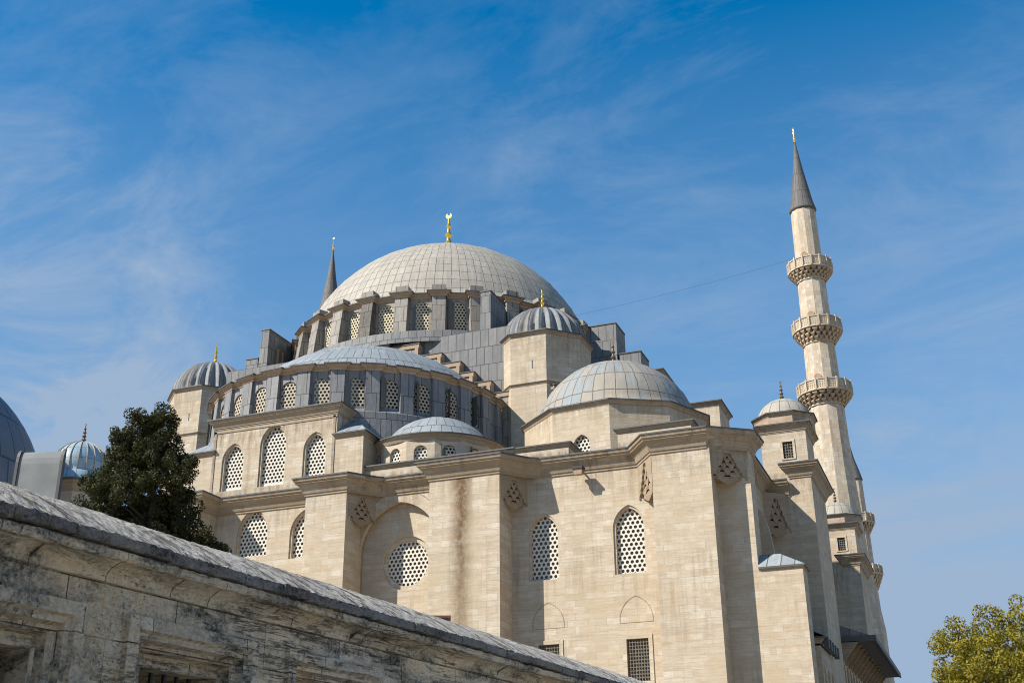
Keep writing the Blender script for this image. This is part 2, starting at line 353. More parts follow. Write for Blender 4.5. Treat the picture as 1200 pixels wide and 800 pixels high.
def grilled(parent, pos, u, w, h, frame=.2, nx=6, nz=9):
    """small square-headed window: stone frame, iron grille, dark pane"""
    nn = Vector((u[1], -u[0], 0)); P = Vector(pos)
    def fr(mb):
        o = [(-w/2-frame, -frame*.6), (w/2+frame, -frame*.6), (w/2+frame, h+frame), (-w/2-frame, h+frame)]; i_ = [(-w/2, 0), (w/2, 0), (w/2, h), (-w/2, h)]
        for k in range(4):
            l = (k+1) % 4
            mb.face([(o[k][0], -.06, o[k][1]), (o[l][0], -.06, o[l][1]), (i_[l][0], -.06, i_[l][1]), (i_[k][0], -.06, i_[k][1])])
            mb.face([(o[l][0], -.06, o[l][1]), (o[k][0], -.06, o[k][1]), (o[k][0], .05, o[k][1]), (o[l][0], .05, o[l][1])])
            mb.face([(i_[k][0], -.06, i_[k][1]), (i_[l][0], -.06, i_[l][1]), (i_[l][0], .3, i_[l][1]), (i_[k][0], .3, i_[k][1])])
    win = place(('gfr', w, h, frame), fr, 'window', M['stone'], parent, P, u)
    def gr(mb):
        for k in range(1, nx): x = -w/2+w*k/nx; mb.box((x-.018, .05, 0), (x+.018, .08, h))
        for k in range(1, nz): z = h*k/nz; mb.box((-w/2, .045, z-.018), (w/2, .085, z+.018))
    place(('ggr', w, h, nx, nz), gr, 'grille', M['bronze'], win, P, u)
    place(('gpn', w, h), lambda mb: mb.face([(-w/2, .28, 0), (w/2, .28, 0), (w/2, .28, h), (-w/2, .28, h)]), 'pane', M['glass'], win, P, u)
    return win
def dent(o, k, seed=3):
    r_ = random.Random(seed)
    for v in o.data.vertices: v.co += Vector((r_.gauss(0, k), r_.gauss(0, k), r_.gauss(0, k)))
    return o
def dome_prof(Rs, zc, z0, n=18, top=0):
    a0 = math.asin((z0-zc)/Rs); return [(Rs*cos(a0+(pi/2-a0)*i/n), zc+Rs*sin(a0+(pi/2-a0)*i/n)) for i in range(n)]+[(0, zc+Rs)]
def finial(parent, pos, h, mat='gold', crescent=True, name='finial', rs=1.):
    x, y, z = pos; k = h
    prof = [(.10, 0), (.06, .04), (.065, .08), (.135, .15), (.07, .21), (.06, .24), (.12, .31), (.06, .38), (.05, .42), (.105, .48), (.05, .54), (.04, .6), (.075, .65), (.035, .7), (.03, .8), (0, .84)]
    mb = MB(); mb.lathe([(r*k*.62*rs, z+q*k) for r, q in prof], (x, y), 10)
    if crescent:
        rr = .038*k; cz = z+.87*k; n = 16
        for i in range(n):
            a, b_ = -pi/2+(-1+2*i/n)*2.45, -pi/2+(-1+2*(i+1)/n)*2.45
            def tk(i): return .028*k*max(.05, cos((-1+2*i/n)*pi/2))
            for s_ in (-1, 1):
                def p(a, i, o): return (x+(rr+o*tk(i))*cos(a), y+s_*.012*k, cz+(rr+o*tk(i))*sin(a))
                q = [p(a, i, -1), p(a, i, 1), p(b_, i+1, 1), p(b_, i+1, -1)]; mb.face(q if s_ < 0 else q[::-1])
            for o in (-1, 1):
                mb.face([(x+(rr+o*tk(i))*cos(a), y-.012*k, cz+(rr+o*tk(i))*sin(a)), (x+(rr+o*tk(i+1))*cos(b_), y-.012*k, cz+(rr+o*tk(i+1))*sin(b_)),
                         (x+(rr+o*tk(i+1))*cos(b_), y+.012*k, cz+(rr+o*tk(i+1))*sin(b_)), (x+(rr+o*tk(i))*cos(a), y+.012*k, cz+(rr+o*tk(i))*sin(a))])
    return mb.build(name, M[mat], parent, (x, y, z))
CORN = [(0, -1.12), (.07, -1.10), (.07, -.98), (.14, -.94), (.26, -.62), (.44, -.40), (.56, -.34), (.56, -.26), (.66, -.20), (.70, -.04), (.70, 0), (-.3, .02)]
CORN2 = [(0, -1.1), (.1, -1.1), (.16, -.9), (.2, -.6), (.55, -.5), (.62, -.3), (.95, -.2), (.95, 0), (-.3, .02)]
def cornice(parent, path, z, k=1., closed=False, mat='stone_c', flash=True, prof=None, name='cornice'):
    pr = [(o*k, z+h*k) for o, h in (prof or CORN)]
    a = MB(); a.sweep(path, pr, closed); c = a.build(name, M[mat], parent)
    if flash:
        ov = max(o for o, h in pr)
        b = MB(); b.sweep(path, [(ov-.01, z-.02), (ov+.06, z-.02), (ov+.06, z+.07), (ov-.9 if prof else ov-.5, z+(.05 if prof else .14))], closed); b.build('lead_flashing', M['lead_dark'], c)
    return c
def walls(mb, path, z0, z1, holes={}, closed=False, depth=.45):
    n = len(path)
    for i in range(n if closed else n-1):
        a, b = path[i], path[(i+1) % n]; d = Vector((b[0]-a[0], b[1]-a[1])); Ln = d.length; d.normalize()
        mb.panel(a, d, rect2(0, z0, Ln, z1), holes.get(i, ()), depth)
def hip(mb, x0, y0, x1, y1, z0, z1, ov=.15):
    x0 -= ov; y0 -= ov; x1 += ov; y1 += ov; cx, cy = (x0+x1)/2, (y0+y1)/2
    Q = [(x0, y0, z0), (x1, y0, z0), (x1, y1, z0), (x0, y1, z0)]
    for i in range(4): mb.face([Q[i], Q[(i+1) % 4], (cx, cy, z1)])

# ================================================================== ground
g = MB(); g.face([(-900, -500, 0), (900, -500, 0), (900, 1300, 0), (-900, 1300, 0)])
M['ground'] = plain('pale_bounce_ground', (.36, .31, .24), .95, 0, .2, .8)  # ground is out of view; made pale and warm to bounce light upward
go = g.build('ground', M['ground']); struct(go)

# ================================================================== mosque
MQ = thing('mosque', 'huge domed stone mosque with stepped lead-covered domes and pierced white windows', 'mosque', (0, 30, 0))
ZC = 24.28
# ---- lower qibla facade, wall plane y=0
mb = MB(); u = (1, 0)
LW = [(-1.13, 20.0, 2.3, 3.25), (3.2, 19.6, 2.3, 3.25)]
W2 = [(20.55, 16.6, 1.8, 4.1), (26.15, 16.55, 1.8, 4.1)]
GW = [(26.33, 10.2, 1.35, 2.45), (20.75, 10.2, 1.35, 2.45)]
holes = [arch(c, z, w_+.28, h+.17) for c, z, w_, h in LW+W2]+[rect2(c-w_/2-.1, z, c+w_/2+.1, z+h+.1) for c, z, w_, h in GW]
NICHE = arch(10.35, 12.2, 5.9, 10.5, 3.35, 14)
mb.panel((0, 0), u, rect2(-33, 0, 32.5, ZC-.9), holes+[NICHE], .3)
mb.panel((0, .55), u, rect2(6.5, 11, 14, 23.5), [circ2(10.7, 18.65, 1.80)], .2)
for i in range(1): pass
n_ = len(NICHE)
mb.build('wall', M['stone'], MQ)
for c, z, w_, h in LW+W2: pierced(MQ, (c, 0, z), u, w_, h, 'arch', 'gyp', .31, .12, .34, .14)
pierced(MQ, (10.7, .6, 17.15), u, 3.0, 3.0, 'round', 'gyp', .31, 0, .2, .34)
mb = MB()   # niche reveal deeper than the plain reveals
for i in range(n_):
    a, c = NICHE[i], NICHE[(i+1) % n_]; mb.face([(c[0], .29, c[1]), (a[0], .29, a[1]), (a[0], .56, a[1]), (c[0], .56, c[1])])
A1 = arch(10.35, 12.2, 6.9, 11.4, 3.85, 14); A2 = arch(10.35, 12.2, 6.8, 11.32, 3.8, 14)
for i in range(1, n_):
    j = (i+1) % n_; mb.face([(A2[i][0], -.02, A2[i][1]), (A1[i][0], -.02, A1[i][1]), (A1[j][0], -.02, A1[j][1]), (A2[j][0], -.02, A2[j][1])])
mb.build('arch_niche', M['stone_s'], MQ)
for c, z, w_, h in GW:
    grilled(MQ, (c, 0, z), u, w_, h, .24, 8, 12)
    mb = MB(); A = arch(c, z+h+.95, 2.1, 1.6, 1.42); B = arch(c, z+h+.985, 2.01, 1.51, 1.36)
    for i in range(len(A)):
        j = (i+1) % len(A); mb.face([(B[i][0], -.012, B[i][1]), (A[i][0], -.012, A[i][1]), (A[j][0], -.012, A[j][1]), (B[j][0], -.012, B[j][1])])
    mb.build('blind_arch', M['stone_s'], MQ)
# buttresses
def buttress(x0, x1, y0, y1, mat, z1=ZC-.9):
    mb = MB(); mb.prism([(x0, y0), (x1, y0), (x1, y1), (x0, y1)], 0, z1); return mb.build('buttress', M[mat], MQ)
buttress(4.3, 7.42, -2.1, .1, 'stone'); buttress(13.5, 18.38, -2.1, .1, 'stone_b'); buttress(28.3, 31.9, -2.1, .1, 'stone')
buttress(-7.4, -4.3, -2.1, .1, 'stone')
# corner pier on the side
mb = MB(); mb.prism([(31.85, -.42), (33.9, -.42), (33.9, 1.3), (32.9, 1.3), (31.85, 1.3)], 0, ZC-.3); mb.build('corner_pier', M['stone'], MQ)
CP = [(-33, 0), (-7.4, 0), (-7.4, -2.1), (-4.3, -2.1), (-4.3, 0), (4.3, 0), (4.3, -2.1), (7.42, -2.1), (8.5, -.6), (9.2, 0), (13.5, 0), (13.5, -2.1), (18.38, -2.1), (19.5, -.55), (20.4, 0), (26.9, 0), (28.3, -2.1),
      (31.7, -2.1), (33.8, -.55), (33.85, 1.3), (32.85, 2.2), (32.85, 11), (34.6, 11)]
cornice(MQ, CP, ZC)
mb = MB(); mb.prism(CP+[(33, 62), (-33, 62)], ZC-.95, ZC+.05); mb.build('aisle_roof', M['lead_grey'], MQ)
# muqarnas corner corbels
def muqarnas(cx, cy, ax, ay, bx, by, z0, z1, tiers=7):
    """fills an inner corner at (cx,cy); legs a and b grow with height"""
    mb = MB(); C = Vector((cx, cy)); A = Vector((ax, ay)); B = Vector((bx, by))
    for k in range(tiers):
        f0 = .84+.12*(k+.6)/tiers; za = z0+(z1-z0)*k/tiers; zb = z0+(z1-z0)*(k+1)/tiers
        a = C+A*f0; b = C+B*f0; P = [C, a, b]
        if (a-C).cross(b-C) < 0: P = [C, b, a]
        mb.prism([tuple(p) for p in P], za+.12, zb+.004)
        nt_ = max(1, k+1)
        for j in range(nt_):
            t0, t1 = (j+.12)/nt_, (j+.88)/nt_; p, q = a.lerp(b, t0), a.lerp(b, t1); mid = (p+q)/2; o = (mid-C).normalized()*.045
            Q = [p, q, q+o, p+o]; 
            if (Q[1]-Q[0]).cross(Q[2]-Q[0]) < 0: Q = Q[::-1]
            m_ = sum(Q, Vector((0, 0)))/4; T = [tuple(m_+(v-m_)*.15) for v in Q]
            mb.prism(T, za-.2, za+.12, [tuple(v) for v in Q]); mb.prism([tuple(v) for v in Q], za+.12, zb-.1)
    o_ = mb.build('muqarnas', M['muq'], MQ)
    a, b = C+A*1.06, C+B*1.06; d = b-a
    if Vector((d.y, -d.x)).dot(a-C) < 0: a, b = b, a; d = b-a
    W = d.length; d.normalize(); zs_ = z0+(z1-z0)*.05; za_ = z1-.25; n = 6; p = MB()
    ol = [(0, zs_), (0, z1+.1), (W, z1+.1), (W, zs_)]
    for k in range(n): h = zs_+(za_-zs_)*(k/n)**1.0; f = .04+.42*(k/n)**.8; ol += [(W*(1-f), h), (W*(1-f-.0), h+(za_-zs_)*.10)]
    ol.append((W/2, za_))
    for k in reversed(range(n)): h = zs_+(za_-zs_)*(k/n)**1.0; f = .04+.42*(k/n)**.8; ol += [(W*f, h+(za_-zs_)*.10), (W*f, h)]
    tris = tessellate_polygon([[Vector((x, z, 0)) for x, z in ol]])
    for t in tris:
        T = [ol[i] for i in t]
        if (T[1][0]-T[0][0])*(T[2][1]-T[0][1])-(T[1][1]-T[0][1])*(T[2][0]-T[0][0]) < 0: T.reverse()
        p.face([(a.x+d.x*q[0], a.y+d.y*q[0], q[1]) for q in T])
    nn_ = Vector((d.y, -d.x))
    for i in range(len(ol)):
        q, r_ = ol[i], ol[(i+1) % len(ol)]; g3 = lambda e, k_: (a.x+d.x*e[0]-nn_.x*k_, a.y+d.y*e[0]-nn_.y*k_, e[1]); p.face([g3(r_, 0), g3(q, 0), g3(q, .18), g3(r_, .18)])
    p.build('spandrel', M['stone_c'], o_); return o_
muqarnas(18.38, 0, 0, -1.75, 1.05, 0, 21.3, ZC-1.0, 7)
muqarnas(7.42, 0, 0, -1.75, 1.05, 0, 21.3, ZC-1.0, 7)
muqarnas(31.9, -.42, 0, -1.5, 1.75, 0, 21.3, ZC-1.0, 7)
muqarnas(28.3, 0, 0, -2.0, -1.35, 0, 20.9, ZC-.95, 6)
muqarnas(32.9, 11, 0, -1.2, 1.5, 0, 20.6, ZC-.95, 6)
# parapet steps behind the cornice
def parapet(x0, x1, y0, y1, z0, z1, mat='stone'):
    mb = MB(); mb.box((x0, y0, z0), (x1, y1, z1-.25)); o = mb.build('parapet', M[mat], MQ)
    cornice(o, [(x0, y1), (x0, y0), (x1, y0), (x1, y1)], z1, .25)
parapet(5.2, 18.3, .45, 1.2, ZC-.2, 25.55); parapet(18.2, 22.2, .5, 4, ZC-.2, 25.5)
parapet(25.6, 30.4, .3, 5, ZC-.2, 25.85)
# ---- tall central bay with three windows
UW = [(-3.28, 25.0, 1.62, 3.38), (.05, 25.0, 1.95, 4.45), (3.5, 25.0, 1.6, 3.4)]
mb = MB(); mb.panel((0, 0.02), u, rect2(-5.05, ZC-.1, 5.2, 29.8), [arch(c, z, w_+.28, h+.17) for c, z, w_, h in UW], .3)
mb.panel((5.2, .02), (0, 1), rect2(0, ZC-.1, 3, 29.8)); mb.panel((-5.05, 3.02), (0, -1), rect2(0, ZC-.1, 3, 29.8))
mb.build('central_bay', M['stone'], MQ)
for c, z, w_, h in UW: pierced(MQ, (c, .02, z), u, w_, h, 'arch', 'gyp', .30, .3, .34, .14)
cornice(MQ, [(-5.05, 3), (-5.05, .02), (5.2, .02), (5.2, 3)], 30.4, .62)
mb = MB(); mb.box((-5, .1, 29.7), (5.15, 6, 30.42)); mb.build('bay_roof', M['lead_half'], MQ)
mb = MB()
for x in (-4.95, 4.98): mb.box((x-.1, -.03, ZC), (x+.1, .1, 29.6))
mb.box((-5.05, -.03, 29.45), (5.2, .1, 29.6)); mb.build('frame_moulding', M['stone_c'], MQ)
for sx_ in (1, -1):
    x0, x1 = (5.2, 7.35) if sx_ > 0 else (-7.4, -5.05)
    mb = MB(); mb.box((x0, 0.01, ZC-.1), (x1, 4, 27.95)); mb.build('buttress', M['stone'], MQ)
    cornice(MQ, [(x0, 2.6), (x0, .01), (x1, .01), (x1, 2.6)], 28.1, .3)
    mb = MB(); a = (x0, -.2, 28.15); b = (x1+.2 if sx_ > 0 else x1, -.2, 28.15); c = (x1+.2 if sx_ > 0 else x1, 3.5, 28.15)
    if sx_ > 0: mb.face([(x0, -.2, 28.17), (x1+.25, -.2, 28.17), (x0+.4, 2.2, 29.9), (x0, 2.0, 29.9)]); mb.face([(x1+.25, -.2, 28.17), (x1+.9, 3.2, 27.6), (x0+.4, 2.2, 29.9)])
    else: mb.face([(x0-.25, -.2, 28.17), (x1, -.2, 28.17), (x1, 2.0, 29.9), (x1-.4, 2.2, 29.9)]); mb.face([(x0-.9, 3.2, 27.6), (x0-.25, -.2, 28.17), (x1-.4, 2.2, 29.9)])
    mb.build('hip_roof', M['lead_half'], MQ)
# ---- polygonal drum with arched windows, buttress slabs, cornice
def drum(parent, c, Rw, z0, z1, spacing, k0, k1, off, ww, wh, wz, mat, matb, Rb_top, Rb_bot, bw, gyp, p, zc, cmat='pink', wmax=99, name='drum'):
    mb = MB(); T = lambda a, r: (c[0]+r*sin(a), c[1]-r*cos(a))
    rr = Rw/cos(spacing/2)
    wins = []
    for k in range(k0, k1+1):
        a = off+spacing*k; A, B = T(a-spacing/2, rr), T(a+spacing/2, rr); d = Vector((B[0]-A[0], B[1]-A[1])); Ln = d.length; d.normalize()
        mb.panel(A, d, rect2(0, z0, Ln, z1), [arch(Ln/2, wz, ww, wh, ww*.5)] if len(wins) < wmax else [], .28)
        wins.append((T(a, Rw), (cos(a), sin(a))))
    dr = mb.build(name, M[mat], parent)
    for (x, y), ud in wins[:wmax]: pierced(parent, (x, y, wz), ud, ww, wh, 'round_head', gyp, p, 0, .10)
    for k in range(k0, k1+2):
        a = off+spacing*(k-.5); mb = MB(); t_ = Vector((cos(a), sin(a))); n_ = Vector((sin(a), -cos(a)))
        def q(r, s_): v = Vector(c)+n_*r+t_*s_*bw/2; return (v.x, v.y)
        bot = [q(Rw-.3, 1), q(Rw-.3, -1), q(Rb_bot, -1), q(Rb_bot, 1)]; top = [q(Rw-.3, 1), q(Rw-.3, -1), q(Rb_top, -1), q(Rb_top, 1)]
        bot.reverse(); top.reverse(); bot = bot[::-1]; top = top[::-1]
        mb.prism(bot, z0, z1-.02, top); 
        mb.build('buttress', M[matb], dr)
    # cornice path stepping out over each buttress
    path = []
    for k in range(k0, k1+2):
        a = off+spacing*(k-.5); t_ = Vector((cos(a), sin(a))); n_ = Vector((sin(a), -cos(a)))
        for r, s_ in ((Rw+.02, -1), (Rb_top, -1), (Rb_top, 1), (Rw+.02, 1)):
            v = Vector(c)+n_*r+t_*s_*(bw/2+.08); path.append((v.x, v.y))
    full = abs(spacing*(k1-k0+1)-2*pi) < .02
    if full: path = path[:-4]
    cornice(parent, path, zc, .36, full, cmat, prof=CORN2)
    return dr
MD = (0, 30)
SP = 2*pi/28
md = drum(MQ, MD, 14.35, 41.8, 46.05, SP, 0, 27, R(2.2), 1.5, 2.95, 42.7, 'lead_warmdrum', 'lead_warmdrum', 14.95, 15.45, 1.2, 'gypc', .30, 46.3)
mb = MB(); mb.lathe([(14.75, 46.38)]+dome_prof(14.9, 42.2, 46.6, 30), MD, 112, us=112*.8, vs=17*1.25); dm = mb.build('dome', M['lead_main'], MQ, merge=True)
dent(dm, .022); dm['label'] = 'great central dome of warm grey lead sheets'
finial(dm, (0, 30, 57.0), 6.1)
for k in range(28):   # small lead caps over the buttresses
    a = R(2.2)+SP*(k-.5); x, y = MD[0]+14.35*sin(a), MD[1]-14.35*cos(a); mb = MB(); mb.box((x-.6, y-.6, 46.35), (x+.6, y+.6, 47.05), a); mb.build('buttress_cap', M['lead_warmdrum'], md)
mb = MB(); mb.lathe([(15.9, 41.2), (15.75, 42.3), (15.3, 42.45), (14.5, 42.7)], MD, 56); mb.build('drum_skirt', M['lead_grey'], MQ)
mb = MB(); mb.prism([(-15.5, 15.35), (15.5, 15.35), (15.5, 44.6), (-15.5, 44.6)], ZC, 41.6); mb.build('base_block', M['lead_grey'], MQ)
# stepped arch in front
xs = [-16.5, -10.9, -9.4, -8.2, -6.4, -4.3, -1.45, 1.45, 4.33, 6.45, 8.2, 9.4, 10.95, 16.5]
zs = [35.4, 36.55, 37.6, 38.7, 39.75, 40.95, 41.6, 40.95, 39.75, 38.7, 37.6, 36.55, 35.4]
mb = MB(); mc = MB(); ml = MB()
for i, z in enumerate(zs):
    mb.box((xs[i], 14.7, 30), (xs[i+1], 15.36, z-.1))
    x0, x1 = xs[i]-(.0), xs[i+1]
    mc.box((x0, 14.6, z-.38), (x1+.0, 14.72, z-.02)); ml.box((x0-.1, 14.54, z-.015), (x1+.1, 15.4, z+.05)); ml.build('lead_flashing', M['lead_dark'], MQ); ml = MB()
    if i > 6 and i < 12: mc.box((x1-.3, 14.5, zs[i+1]-.02), (x1, 14.72, z-.38)); mc.box((x1-.002, 14.57, zs[i+1]), (x1+.05, 15.3, z-.02))
    if 0 < i < 6: mc.box((x0, 14.5, zs[i-1]-.02), (x0+.3, 14.72, z-.38))
sa = mb.build('stepped_arch', M['lead_warmdrum'], MQ); mc.build('cornice', M['pink'], sa)
mb = MB()
for k in range(12):
    x = 3.2+k*1.02; z = 41.66-.0*k; mb.box((x-.05, 15.28, 36), (x+.05, 15.36, z-.02))
mb.build('standing_seams', M['lead_dark'], MQ) if False else None
# radial flying buttress slabs
def slab(ang, r0, r1, th, z0, z1, r2=None, z2=None, mat='lead_grey'):
    t_ = Vector((cos(ang), sin(ang))); n_ = Vector((sin(ang), -cos(ang))); c = Vector(MD)
    def q(r, s_): v = c+n_*r+t_*s_*th/2; return (v.x, v.y)
    mb = MB(); mb.prism([q(r1, -1), q(r1, 1), q(r0, 1), q(r0, -1)], z0, z1, [q(r1-.15, -1), q(r1-.15, 1), q(r0, 1), q(r0, -1)])
    if r2: mb.prism([q(r2, -.98), q(r2, .98), q(r1-.2, .98), q(r1-.2, -.98)], z0, z2)
    o = mb.build('flying_buttress', M[mat], MQ)
    mb = MB(); mb.prism([q(r1-.08, -1.06), q(r1-.08, 1.06), q(r0, 1.06), q(r0, -1.06)], z1, z1+.1)
    if r2: mb.prism([q(r2+.06, -1.06), q(r2+.06, 1.06), q(r1, 1.06), q(r1, -1.06)], z2, z2+.1)
    mb.build('lead_flashing', M['lead_dark'], o); return o
def block(x0, y0, x1, y1, z0, z1, batter=.12):
    mb = MB(); mb.prism([(x0, y0), (x1, y0), (x1, y1), (x0, y1)], z0, z1, [(x0+batter, y0+batter), (x1-batter*.4, y0+batter), (x1-batter*.4, y1), (x0+batter, y1)])
    o = mb.build('drum_buttress', M['lead_grey'], MQ); mb = MB(); mb.box((x0+batter-.05, y0+batter-.06, z1), (x1-batter*.4+.06, y1, z1+.09)); mb.build('lead_flashing', M['lead_dark'], o); return o
b1 = block(-14.1, 18, -13.1, 24, 36, 46.6, .1); block(-15.5, 18.05, -14.15, 23, 36, 43.8, .05)
mb = MB(); mb.box((-13.2, 19.6, 41.5), (-13.06, 19.9, 45.2)); mb.build('pilaster', M['pink'], b1)
mb = MB(); mb.box((-13.2, 20.5, 41.5), (-13.06, 20.7, 45.2)); mb.build('pilaster', M['pink'], b1)
mb = MB(); mb.panel((-13.09, 19.2), (0, 1), arch(1.1, 41.5, 2.0, 4.2, 1.2)); mb.build('opening', M['glass'], b1)  # flat dark panel stands in for the shade of an arched recess
block(9.6, 15.4, 10.65, 19, 34, 45.2, .1)
block(14.2, 28.8, 17.9, 32, 36, 46.45, .12); block(17.95, 29, 20.1, 32, 36, 43.3, .08)
# ---- front half dome
HC = (0, 13)
SH = R(12.3)
hd = drum(MQ, HC, 11.85, 30.4, 33.95, SH, -7, 7, R(1.4), 1.35, 2.2, 31.05, 'lead_drum', 'lead_drum', 12.1, 12.22, 1.05, 'gypt', .30, 34.2, wmax=14)
mb = MB()
pr = dome_prof(14.17, 25.84, 34.4, 16); mb.lathe([(11.75, 34.3)]+pr, (0, 14), 44, -pi/2-.02, pi/2+.02, us=44*.8, vs=5*1.6); dent(mb.build('half_dome', M['lead_half'], MQ, merge=True), .02)
mb = MB(); mb.lathe([(12.35, 24.4), (12.3, 30.5), (11.9, 30.85)], HC, 44, -pi/2, pi/2); mb.build('drum_skirt', M['lead_drum'], MQ)
# ---- exedra
EC = (10.5, 5.6)
mb = MB(); sp = R(24); rr = 4.75/cos(sp/2)
for k in range(-4, 5):
    a = R(10)+sp*k; A = (EC[0]+rr*sin(a-sp/2), EC[1]-rr*cos(a-sp/2)); d = (cos(a), sin(a)); Ln = 2*rr*sin(sp/2)
    mb.panel(A, d, rect2(0, ZC, Ln, 27.3), [arch(Ln/2, 25.35, .95, 1.5, .48)], .25)
mb.build('exedra_wall', M['stone'], MQ)
for k in range(-2, 4):
    a = R(10)+sp*k; pierced(MQ, (EC[0]+4.75*sin(a), EC[1]-4.75*cos(a), 25.35), (cos(a), sin(a)), .95, 1.5, 'round_head', 'gyp', .27, 0, .2)
mb = MB(); mb.lathe([(4.75, 27.1), (4.85, 27.2), (4.95, 27.4), (5.1, 27.55), (5.1, 27.62)], EC, 45, -pi*.62, pi*.62); c_ = mb.build('cornice', M['stone_c'], MQ)
mb = MB(); mb.lathe([(5.08, 27.6), (5.16, 27.6), (5.16, 27.68), (4.9, 27.74)], EC, 45, -pi*.62, pi*.62); mb.build('lead_flashing', M['lead_dark'], c_)
mb = MB(); mb.lathe([(5.1, 27.70), (4.5, 27.86)]+dome_prof(4.75, 25.5, 27.98, 10)[0:], EC, 40, us=32*.8, vs=3*1.6); dent(mb.build('exedra_dome', M['lead_half'], MQ, merge=True), .016)
# wall linking exedra, tower and corner dome
mb = MB(); mb.box((15.3, 6.2, ZC-.1), (18, 12, 26.9)); mb.build('parapet', M['stone'], MQ)
# ---- pier towers
def tower(c, Rc, z0, ze, Rs, zc, off=0., nfl=24):
    P = ngon(c, Rc*.97, 8, pi/8+off); mb = MB(); mb.prism(P, z0, ze-.2, cap=False); tw = mb.build('pier_tower', M['stone'], MQ)
    cornice(tw, P, ze-.02, .3, True)
    cornice(tw, P, ze-4.45, .22, True, flash=False)
    pr = [(Rs*1.04, ze+.04)]+dome_prof(Rs, zc, ze+.15, 14)
    mb = MB(); mb.lathe(pr, c, nfl*6, fl=nfl, fa=.12, us=nfl*.4, vs=20); d = dent(mb.build('fluted_dome', M['lead_fl'], tw, merge=True), .008)
    finial(d, (c[0], c[1], zc+Rs*.98), 2.6, crescent=False)
    mb = MB(); mb.box((c[0]+.3, c[1]-Rc*.905, ze-3.2), (c[0]+.38, c[1]-Rc*.8, ze-2.5)); mb.build('slit', M['glass'], tw)
    return tw
tower((14.4, 18.1), 4.18, 22, 40.2, 3.62, 40.1)
tower((-18.9, 18.0), 4.0, 22, 40.2, 3.55, 40.3)
# ---- corner dome
CC = (23.1, 9.0)
P = ngon(CC, 6.75, 10, R(12))
mb = MB(); hl = {}
i_w = 9
d = Vector((P[0][0]-P[9][0], P[0][1]-P[9][1])); Lw = d.length
walls(mb, P, ZC-.1, 28.55, {9: [arch(Lw*.5, 24.95, 1.25, 1.75)]}, True, .3); cb = mb.build('dome_base', M['stone'], MQ)
mid = ((P[9][0]+P[0][0])/2, (P[9][1]+P[0][1])/2); d.normalize()
pierced(MQ, (mid[0], mid[1], 24.95), (d.x, d.y), 1.1, 1.65, 'arch', 'gyp', .28, 0, .24)
cornice(cb, P, 28.8, .3, True)
mb = MB(); mb.lathe([(6.7, 28.85), (6.3, 29.05)]+dome_prof(5.9, 28.0, 29.25, 16), CC, 80, us=44*.8, vs=5*1.45); cd = dent(mb.build('corner_dome', M['lead_corner'], MQ, merge=True), .016)
finial(cd, (CC[0], CC[1], 33.8), 2.5, 'oldmetal', True, rs=1.1)
# lead-roofed stone boxes on the side aisle
def stonebox(x0, y0, x1, y1, z0, z1, hz):
    mb = MB(); mb.box((x0, y0, z0), (x1, y1, z1-.15)); b = mb.build('roof_turret', M['stone'], MQ)
    cornice(b, [(x0, y0), (x1, y0), (x1, y1), (x0, y1)], z1, .35, True)
    mb = MB(); hip(mb, x0, y0, x1, y1, z1+.1, z1+hz, .1); mb.build('hip_roof', M['lead_half'], b)
stonebox(20.2, 25.2, 22.8, 29.3, ZC, 39.6, .7); stonebox(25.4, 20, 28.6, 24, ZC, 34.1, .8)
# ---- side elevation (facing +x)
mb = MB(); mb.panel((32.95, 1.3), (0, 1), rect2(0, 0, 60.7, ZC-.9), [arch(3.2, 15.5, 1.5, 6.4), ], .5); mb.build('wall', M['stone'], MQ)
mb = MB(); mb.panel((33, 62), (-1, 0), rect2(0, 0, 66, ZC)); mb.panel((-33, 62), (0, -1), rect2(0, 0, 62, ZC)); mb.build('wall', M['stone'], MQ)
mb = MB()
for k in range(12):   # slanted arch edge catching the light
    a = pi/2*k/12; b_ = pi/2*(k+1)/12
    f = lambda t: (33.0+.9*sin(t), 6.4, 17.2+4.2*cos(t))
    mb.face([f(a), (f(a)[0], 6.9, f(a)[2]), (f(b_)[0], 6.9, f(b_)[2]), f(b_)]); mb.face([(33, 6.4, 17.2), f(a), f(b_)])
mb.build('arch_edge', M['stone'], MQ)
